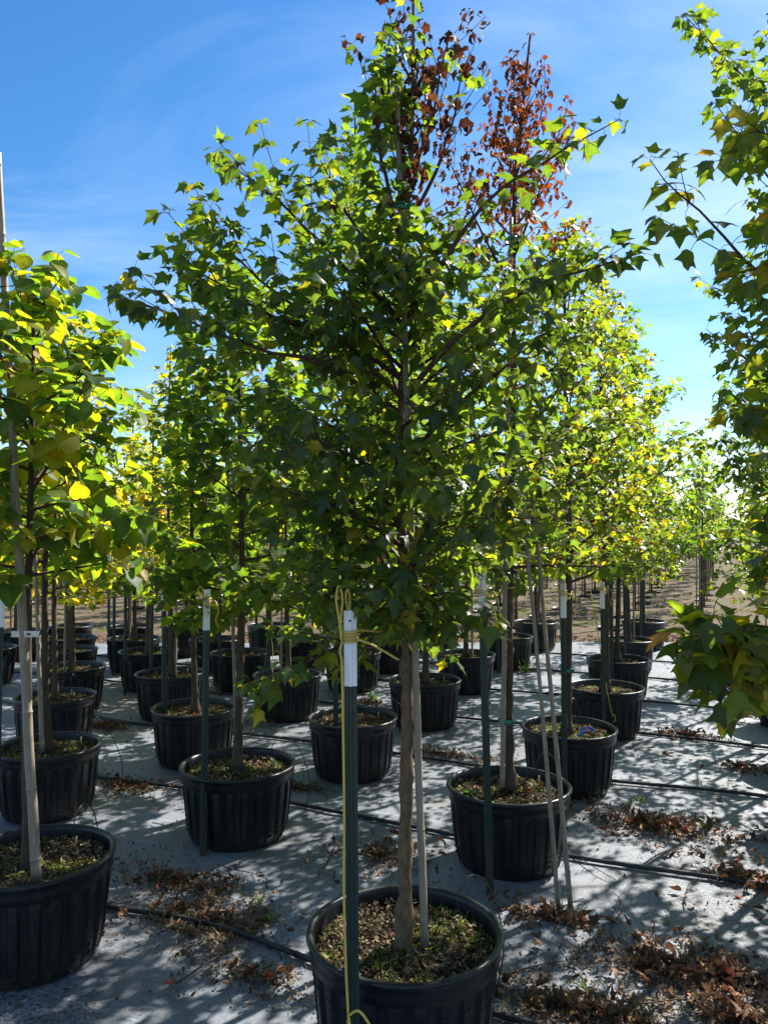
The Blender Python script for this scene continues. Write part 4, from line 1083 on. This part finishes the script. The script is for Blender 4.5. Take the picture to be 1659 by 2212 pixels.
ribbon(s3 + Vector((.10, -.06, .01)), [(-.03, 0, .01), (0, .01, .028), (.03, .012, .018), (.05, .0, .0)], .018, 'blue plastic tag lying on the soil, beside the pot edge', 'tape_blue', 'tag', 'plastic_tag')
ribbon(s3 + Vector((.05, -.17, .01)), [(-.02, 0, -.005), (0, .012, .02), (.015, .02, .03)], .016, 'small blue plastic tag lying on the soil, nearer the stem', 'tape_blue', 'tag', 'plastic_tag')

# ------------------------------------------------------------------ drip irrigation
for j, v in enumerate((2.30, 3.72, 5.02, 6.30, 7.60, 8.90, 10.2, 11.4)):
    r = random.Random(40 + j); u0, u1 = -9.5, 5.5
    pts = [uv(u0 + (u1 - u0) * i / 22, v + .37 + .05 * math.sin(i * 1.3 + j) + r.uniform(-.03, .03), .0115) for i in range(23)]
    pts = [p for p in pts if p.y < MAT_EDGE - .3]
    if len(pts) < 3: continue
    o0 = pts[0].copy(); mb = MB(); mb.tube([p - o0 for p in spline(pts, len(pts) * 5)], .0115, 8)
    o = mb.obj('irrigation_pipe', M['pipe'], None, loc=o0)
    tag(o, 'black irrigation pipe lying behind a row of pots' if j > 1 else ('black irrigation pipe running under the front row pots' if j == 0 else 'black irrigation pipe behind the rust topped maple pot'), 'pipe', 'irrigation pipes further back' if j > 1 else None)
VANG = math.atan2(VA.y, VA.x)
for k in ('P1', 'P2', 'P3', 'P4', 'P5', 'C1', 'C2', 'C3', 'C4', 'C5', 'L1', 'L2', 'L3', 'K1', 'K2', 'J2', 'R5'):
    lab = 'thin black drip tube arching into a back row pot'; grp = 'drip tubes of the back rows'
    if k in WHO: lab = 'thin drip tube by the ' + WHO[k]; grp = None
    add_drip(POTS[k], VANG + rp.uniform(-.9, .3), lab, grp, rp)

# ------------------------------------------------------------------ fallen leaves, weeds and twigs on the mat
def inside_pot(x, y):
    for p in POTS.values():
        if (p.x - x) ** 2 + (p.y - y) ** 2 < .262 ** 2: return True
    return False
def litter_patch(cx, cy, ru, rv, nleaf, nchip, label, seed, red=0.0, name='fallen_leaves', rot=0.0):
    r = random.Random(seed); c = gp(cx, cy); lv = []; chp = []
    def spot():
        a = r.uniform(0, 6.28); q = abs(r.gauss(0, .5)) if r.random() < .7 else abs(r.gauss(0, 1.1)); u, v = q * math.cos(a) * ru, q * math.sin(a) * rv
        n_ = 1 + .7 * noise.noise((c.x + u * 4, c.y + v * 4, seed)); p = Vector((c.x, c.y, 0)) + UA * u * n_ + VA * v * n_
        return p, q
    for _ in range(nleaf):
        p, q = spot()
        if inside_pot(p.x, p.y) or p.y > MAT_EDGE - .1: continue
        w = [28, 26, 18, 20, 8 + 60 * red]
        lv.append((LS['fallen'].pick(r, w), scatter_leaf(r, p.x - c.x, p.y - c.y, r.uniform(.006, .016) + .022 * max(0, .6 - q) * r.random(), r.uniform(.022, .062), .6)))
    for _ in range(int(nchip * 4.5)):
        p, q = spot()
        if inside_pot(p.x, p.y) or p.y > MAT_EDGE - .1: continue
        chp.append((LS['chip'].pick(r), scatter_leaf(r, p.x - c.x, p.y - c.y, .005 + r.random() * .006, .005 + .022 * r.random() ** 2, .6)))
    root = empty(name, (c.x, c.y, 0)); tag(root, label, 'leaf litter', kind='stuff')
    if lv: tag(link('dry_leaf_pile', LS['fallen'].joined('litter', lv), root), kind='stuff')
    if chp: tag(link('crumbled_litter', LS['chip'].joined('litter', chp), root), kind='stuff')
litter_patch(395, 1905, .45, .18, 110, 500, 'dry reddish leaf litter between the clamped cane pot and the round leaved tree', 1, .8)
litter_patch(440, 1985, .62, .30, 110, 1500, 'crumbled brown litter along the irrigation pipe by the clamped cane pot', 2)
litter_patch(540, 2110, .35, .12, 40, 260, 'crumbled litter against the front pot', 3)
litter_patch(820, 1848, .34, .22, 120, 260, 'brown leaf litter behind the front pot', 4)
litter_patch(1205, 1985, .40, .10, 130, 260, 'brown leaf litter at the feet of the leaning canes', 5)
litter_patch(1420, 1785, .62, .30, 330, 900, 'wide brown leaf drift beside the rust topped maple pot', 6, .15)
litter_patch(1610, 1900, .28, .25, 160, 160, 'red brown leaf heap right of the leaning canes', 7, .35)
litter_patch(1420, 2090, .42, .20, 160, 800, 'leaf litter right of the front pot', 8)
litter_patch(1560, 2110, .40, .22, 220, 700, 'red leaf drift right of the front pot', 9, .6)
litter_patch(1270, 2190, .50, .16, 160, 1900, 'crumbled pale litter beside the front pot foot', 10)
litter_patch(1590, 2200, .40, .14, 120, 1100, 'crumbled litter beyond the front pot foot', 14)
litter_patch(1480, 1590, .50, .16, 140, 160, 'red leaf scatter behind the low hanging branch', 11, .5)
litter_patch(1600, 1660, .40, .14, 80, 120, 'red leaf scatter along the pipe behind the low hanging branch', 12, .4)
litter_patch(270, 1700, .50, .20, 110, 420, 'brown leaf litter beside the heart leaved tree pots', 13, .3)
litter_patch(230, 1570, .4, .14, 90, 200, 'brown leaf litter behind the heart leaved tree pots', 15, .5)
litter_patch(640, 1700, .45, .12, 60, 260, 'brown leaf litter left of the star leaved maple pot', 16)
litter_patch(800, 1520, .4, .10, 60, 160, 'brown leaf litter behind the star leaved maple pot', 17, .5)
litter_patch(960, 1630, .7, .15, 40, 700, 'thin crumbled litter behind the tall maple', 18)
litter_patch(520, 1560, .6, .2, 40, 200, 'thin leaf scatter between back row pots', 19, .3)
def sparse():
    r = random.Random(99); lv = []; ch = []
    for i in range(12000):
        x, y = r.uniform(-5.5, 5.5), r.uniform(1.4, 11.6)
        if inside_pot(x, y) or abs(x) > .62 * y + .6: continue
        dm = min((p_.x - x) ** 2 + (p_.y - y) ** 2 for p_ in POTS.values()) ** .5
        if r.random() > .12 + .55 * max(0, noise.noise((x * .8, y * .8, 2)) + .1) + .8 * max(0, 1 - (dm - .25) / .12): continue
        ch.append((LS['chip'].pick(r), scatter_leaf(r, x, y, .006, r.uniform(.006, .026), .5)))
        if i % 6 == 0: lv.append((LS['fallen'].pick(r), scatter_leaf(r, x, y, .009, r.uniform(.016, .05), .5)))
    root = empty('scattered_leaf_bits', (0, 0, 0)); tag(root, 'scattered dry leaf bits all over the weed mat', 'leaf litter', kind='stuff')
    tag(link('dry_leaves', LS['fallen'].joined('litter', lv), root), kind='stuff'); tag(link('leaf_bits', LS['chip'].joined('litter', ch), root), kind='stuff')
sparse()
def skirt():
    """bits washed against the mat edge and the bare strip beyond it"""
    r = random.Random(98); lv = []; ch = []
    for i in range(5200):
        x = r.uniform(-8, 8); y = MAT_EDGE + abs(r.gauss(0, .5)) + .05
        ch.append((LS['chip'].pick(r, [30, 30, 10, 24, 6]), scatter_leaf(r, x, y, -.012, r.uniform(.015, .05), .5)))
        if i % 4 == 0: lv.append((LS['fallen'].pick(r, [30, 26, 18, 8, 40]), scatter_leaf(r, x, y, -.01, r.uniform(.03, .07), .5)))
    root = empty('edge_litter', (0, 0, 0)); tag(root, 'rusty litter strip along the far edge of the weed mat', 'leaf litter', kind='stuff')
    tag(link('dry_leaves', LS['fallen'].joined('litter', lv), root), kind='stuff'); tag(link('leaf_bits', LS['chip'].joined('litter', ch), root), kind='stuff')
skirt()
# twigs
for i, (x0, y0, x1, y1, lb) in enumerate(((1390, 1870, 1475, 1835, 0), (1330, 1990, 1350, 1930, 0), (1480, 1960, 1510, 1900, 0), (470, 1870, 590, 1910, 1), (380, 2130, 545, 2010, 1), (700, 1880, 755, 1800, 2), (330, 1780, 372, 1800, 1), (1240, 1850, 1330, 1905, 0), (1300, 2160, 1600, 2195, 3), (1090, 2110, 1220, 2080, 3), (1180, 1985, 1260, 1945, 0))):
    p, q = gp(x0, y0), gp(x1, y1); r = random.Random(i); p.z = q.z = .008
    mb = MB(); d = q - p; sd = Vector((-d.y, d.x, 0))
    pts = [Vector((0, 0, 0)), d * .3 + sd * r.uniform(-.06, .06) + Vector((0, 0, .006)), d * .65 + sd * r.uniform(-.08, .08) + Vector((0, 0, .01)), d]
    s_ = spline(pts, 14); mb.tube(s_, [.0035 * (1 - .6 * k / 13) for k in range(14)], 5)
    for k in (5, 9): mb.tube([s_[k], s_[k] + d * .12 + sd * r.choice((-.14, .14)) + Vector((0, 0, .01))], [.002, .001], 4)
    o = mb.obj('fallen_twig', M['twig'], None, loc=p)
    tag(o, ('dry twig lying on the mat near the leaning canes', 'dry twig lying on the mat beside the clamped cane pot', 'dry twig lying on the mat behind the front pot', 'long dry twig lying in the litter right of the front pot')[lb], 'twig', ('twigs near the leaning canes', 'twigs beside the clamped cane pot', 'twigs behind the front pot', 'twigs right of the front pot')[lb])
# weeds
def weed_mesh(kind, seed, n):
    r = random.Random(seed); V = []; T = []; C = []
    for i in range(n):
        az = r.uniform(0, 6.28); L = r.uniform(.5, 1.1); w = .035 if kind == 'grass' else .14
        el = r.uniform(.7, 1.45) if kind == 'grass' else r.uniform(.3, 1.0); bx, by = r.gauss(0, .16), r.gauss(0, .16)
        if kind != 'grass': bx *= .2; by *= .2
        d = np.array([math.cos(az), math.sin(az)]); sd = np.array([-d[1], d[0]]); b = len(V)
        pr = [0.5, 1, .75, 0] if kind == 'grass' else [.25, 1, .9, 0]; x = y = z = 0.0; e = el; P = np.array([bx, by, 0.0])
        for k in range(4):
            for sg in (-1, 1): V.append(tuple(P + np.array([sd[0], sd[1], 0]) * sg * w * pr[k]))
            P = P + np.array([d[0] * math.cos(e), d[1] * math.cos(e), math.sin(e)]) * L / 3; e -= r.uniform(.15, .5)
        for k in range(3): a = b + 2 * k; T += [(a, a + 1, a + 3), (a, a + 3, a + 2)]
        q = r.uniform(.7, 1.3); c = ((.07, .13, .018) if kind == 'grass' else (.045, .10, .02)); C += [tuple(x_ * q for x_ in c)] * 8
    return np_mesh(kind, V, T, M['grass'], C)
ME_GRASS = [weed_mesh('grass', s, 34) for s in (1, 2)]; ME_WEED = [weed_mesh('weed', s, 9) for s in (3, 4)]
WEEDS = [(1132, 1452, .21, 0, 'bright green grass tuft by the pot behind the rust topped maple'), (1360, 1742, .07, 1, 'small broad leaved weed in the wide brown leaf drift'), (1385, 1735, .06, 0, 'grass tuft in the wide brown leaf drift'), (1520, 1790, .05, 0, 'grass sprig at the edge of the wide brown leaf drift'),
         (190, 1742, .09, 1, 'broad leaved weed at the foot of a heart leaved tree pot'), (560, 1950, .055, 0, 'grass sprig near the irrigation pipe before the front pot'), (580, 1990, .05, 0, 'small grass sprig beside the pipe near the front pot'), (806, 1512, .14, 0, 'grass tuft behind the star leaved maple pot'), (668, 1530, .15, 0, 'tall grass tuft beside the pot with the yellow bow post'), (540, 1472, .10, 0, 'grass tuft beside a back row pot'),
         (1265, 2140, .05, 1, 'small weed in the pale litter by the front pot'), (425, 1655, .07, 1, 'weed at the foot of the slim post'), (1068, 1680, .05, 1, 'weed behind the post with tangled cord'), (1560, 1450, .08, 0, 'grass sprig behind the low hanging branch')]
for i, (x, y, s, kd, lb) in enumerate(WEEDS):
    p = gp(x, y); nm = ('grass_tuft', 'broadleaf_weed')[kd]
    o = link(nm, (ME_GRASS, ME_WEED)[kd][i % 2], None, (p.x, p.y, .002)); o.scale = (s, s, s); o.rotation_euler.z = i; tag(o, lb, 'weed')
for i, (k, dx, dy, s, lb) in enumerate((('P2', -.22, -.06, .10, 'pale leafy weed growing inside the rust topped maple pot'), ('P2', .04, -.12, .05, 'tiny weed on the soil of the rust topped maple pot'), ('C2', .05, -.10, .06, 'small weed on the soil of the round leaved tree pot'), ('C2', -.06, -.02, .05, 'tiny weed at the stem of the round leaved tree'), ('P3', -.12, .05, .06, 'small weed in the blue tagged pot'), ('P1', -.20, .0, .045, 'tiny weed in the front pot'))):
    o = link('broadleaf_weed', ME_WEED[i % 2], None, POTS[k] + Vector((dx, dy, SOIL_Z + .008))); o.scale = (s, s, s); o.rotation_euler.z = i * 1.7; tag(o, lb, 'weed')

# ------------------------------------------------------------------ the field beyond the mat: trees in rows, each with a cane and a sunken pot rim
FLS = {}
for nm, kind, pal in (('fa', 'oval', [(.045, .085, .020), (.075, .115, .022), (.13, .145, .022)]), ('fb', 'oval', [(.08, .105, .02), (.15, .15, .02), (.23, .17, .02)]), ('fc', 'trident', [(.04, .09, .02), (.06, .11, .02), (.10, .13, .02)])):
    LS[nm] = LeafSet('leaf', kind, M['leaf'], pal, [4, 4, 2], 4, (.2, 1.2), (.1, .5), (-.2, .4), .15, (.1, .1, .03), .1, with_petiole=False, seed=61, mids=[0, .5])
FIELD = []
for i, (nm, H, R, cb, leaf) in enumerate((('fa', 3.1, .55, 1.35, .105), ('fb', 3.0, .6, 1.4, .11), ('fc', 3.4, .7, 1.4, .11), ('fa', 2.8, .42, 1.3, .10))):
    FIELD.append(grow(random.Random(70 + i), H, cb - .05, R, 24, leaf, gap=.075, r0=.027, live_set=nm, z0=-.05, sec=1.0, prof=cone))
    print('field', len(FIELD[-1]['leaves']))
FL_LAB = [('slim green field tree in the rows beyond the weed mat', 'green field trees beyond the mat'), ('yellow green field tree in the rows beyond the weed mat', 'yellow green field trees beyond the mat'), ('broad maple like field tree in the rows beyond the weed mat', 'broad field trees beyond the mat'), ('short slim field tree in the rows beyond the weed mat', 'short field trees beyond the mat')]
mb = MB(); mb.lathe([(.20, -.05), (.205, .0), (.225, .035), (.222, .042), (.205, .04), (.19, -.02)], 28); ME_RING = mb.mesh('pot_rim_ring', M['pot'])
mb = MB(); mb.tube([(0, 0, -.05), (.005, 0, .9), (-.004, .003, 1.8), (.004, 0, 2.75)], [.016, .015, .014, .012], 7); ME_FCANE = mb.mesh('field_cane', M['cane'])
spots = []
for i in range(-34, 30):
    if i in (1, 2): continue                       # the open lane
    for j in range(60):
        u = -.33 + i * 1.46; v = 13.6 + j * 1.75 + (.5 if i % 2 else 0)
        p = uv(u, v)
        if p.y < 13.6 or abs(p.x) > .515 * p.y + 1.0: continue
        spots.append((p.y, p))
spots.sort(key=lambda q: q[0])
rf = random.Random(77); FP = {}; n_far = 0; far_pts = []
for n, (dy, p) in enumerate(spots):
    if rf.random() < .05: continue
    p = p + Vector((rf.uniform(-.08, .08), rf.uniform(-.1, .1), -.04)); k = rf.choices(range(4), [4, 3, 3, 3])[0]
    if n_far >= 296: far_pts.append((p, k)); continue
    n_far += 1; lab, grp = FL_LAB[k]
    if k not in FP:
        o = build_tree('field_tree', lab, grp, p, FIELD[k], 0, 'bark_grey'); FP[k] = o
    else: o = copy_tree(FP[k]); o.location = p
    o.rotation_euler.z = rf.uniform(0, 6.28); s = rf.uniform(.86, 1.1); o.scale = (s, s, s * rf.uniform(.92, 1.08))
    c = link('support_cane', ME_FCANE, None, p + Vector((rf.choice((-1, 1)) * .07, rf.uniform(-.04, .04), 0))); c.rotation_euler = (rf.uniform(-.015, .015), rf.uniform(-.015, .015), 0)
    tag(c, 'pale cane supporting a field tree beyond the weed mat', 'cane', 'canes of the field trees')
    if dy < 26:
        o = link('sunken_pot_rim', ME_RING, None, p); tag(o, 'black pot rim sunk in the soil round a field tree', 'plant pot', 'sunken pot rims in the field')
# what lies behind reads as one mass of rows
VV = []; TT = []; CC = []; b = 0
rl = random.Random(5); lv = []
far_pts = [q for q in far_pts if q[0].y < 66]
for p, k in far_pts:
    for _ in range(46):
        z = rl.uniform(1.3, 3.2); rr = .6 * (1 - max(0, z - 1.9) / 1.6) * math.sqrt(rl.random()); a = rl.uniform(0, 6.28)
        lv.append((LS['fb' if k == 1 else 'fa'].pick(rl), leaf_matrix(p + Vector((rr * math.cos(a), rr * math.sin(a), z)), Vector((rl.uniform(-1, 1), rl.uniform(-1, 1), rl.uniform(-.6, .3))), Vector((rl.uniform(-.5, .5), rl.uniform(-.5, .5), 1)), rl.uniform(.18, .34))))
root = empty('distant_tree_rows', (0, 0, 0)); tag(root, 'distant mass of field tree rows under the skyline', 'tree rows', kind='stuff')
tag(link('foliage', LS['fa'].joined('distant_foliage', lv), root), kind='stuff')
mb = MB()
for p, k in far_pts: mb.tube([p, p + Vector((0, 0, 1.9))], [.035, .025], 4, False)
tag(mb.obj('trunks', M['bark'], root), kind='stuff')
# low hedge line on the horizon
lv = []
for _ in range(9000):
    x = rl.uniform(-150, 150); y = rl.uniform(118, 128); h = 3.2 + 1.6 * noise.noise((x * .06, 0, 0)) + 1.0 * noise.noise((x * .3, 4, 0))
    lv.append((LS['fa'].pick(rl), leaf_matrix(Vector((x, y, h * rl.random() ** .6)), Vector((rl.uniform(-1, 1), rl.uniform(-1, 1), rl.uniform(-.6, .3))), Vector((rl.uniform(-.5, .5), rl.uniform(-.5, .5), 1)), rl.uniform(.9, 2.0))))
o = link('distant_hedge', LS['fa'].joined('distant_hedge', lv)); tag(o, 'far line of trees closing the nursery field', 'tree line', kind='stuff')
# weeds in the field
lv = []
def field_grass():
    V0 = np.array([v.co[:] for v in ME_GRASS[0].vertices]); T0 = np.array([tuple(p.vertices) for p in ME_GRASS[0].polygons]); r = random.Random(4)
    V = []; T = []; C = []; b = 0
    for _ in range(1700):
        y = 12 + 22 * r.random() ** 1.3; x = r.uniform(-.55, .55) * y
        if noise.noise((x * .45, y * .45, 6)) < .08: continue
        s = r.uniform(.05, .13); a = r.uniform(0, 6.28); R2 = np.array([[math.cos(a), -math.sin(a), 0], [math.sin(a), math.cos(a), 0], [0, 0, 1]])
        V.append((V0 @ R2.T) * s + np.array([x, y, -.04])); T.append(T0 + b); b += len(V0); q = r.uniform(.6, 1.3)
        dry = r.random() < .4; C.append(np.tile(np.array((.20, .16, .07) if dry else (.075, .12, .02)) * q, (len(V0), 1)))
    o = link('field_weeds', np_mesh('field_weeds', np.concatenate(V), np.concatenate(T), M['grass'], np.concatenate(C))); tag(o, 'patchy weeds and dry grass on the field soil', 'grass', kind='stuff')
field_grass()
print('objects', len(bpy.data.objects), 'tris', sum(len(m.polygons) for m in bpy.data.meshes))
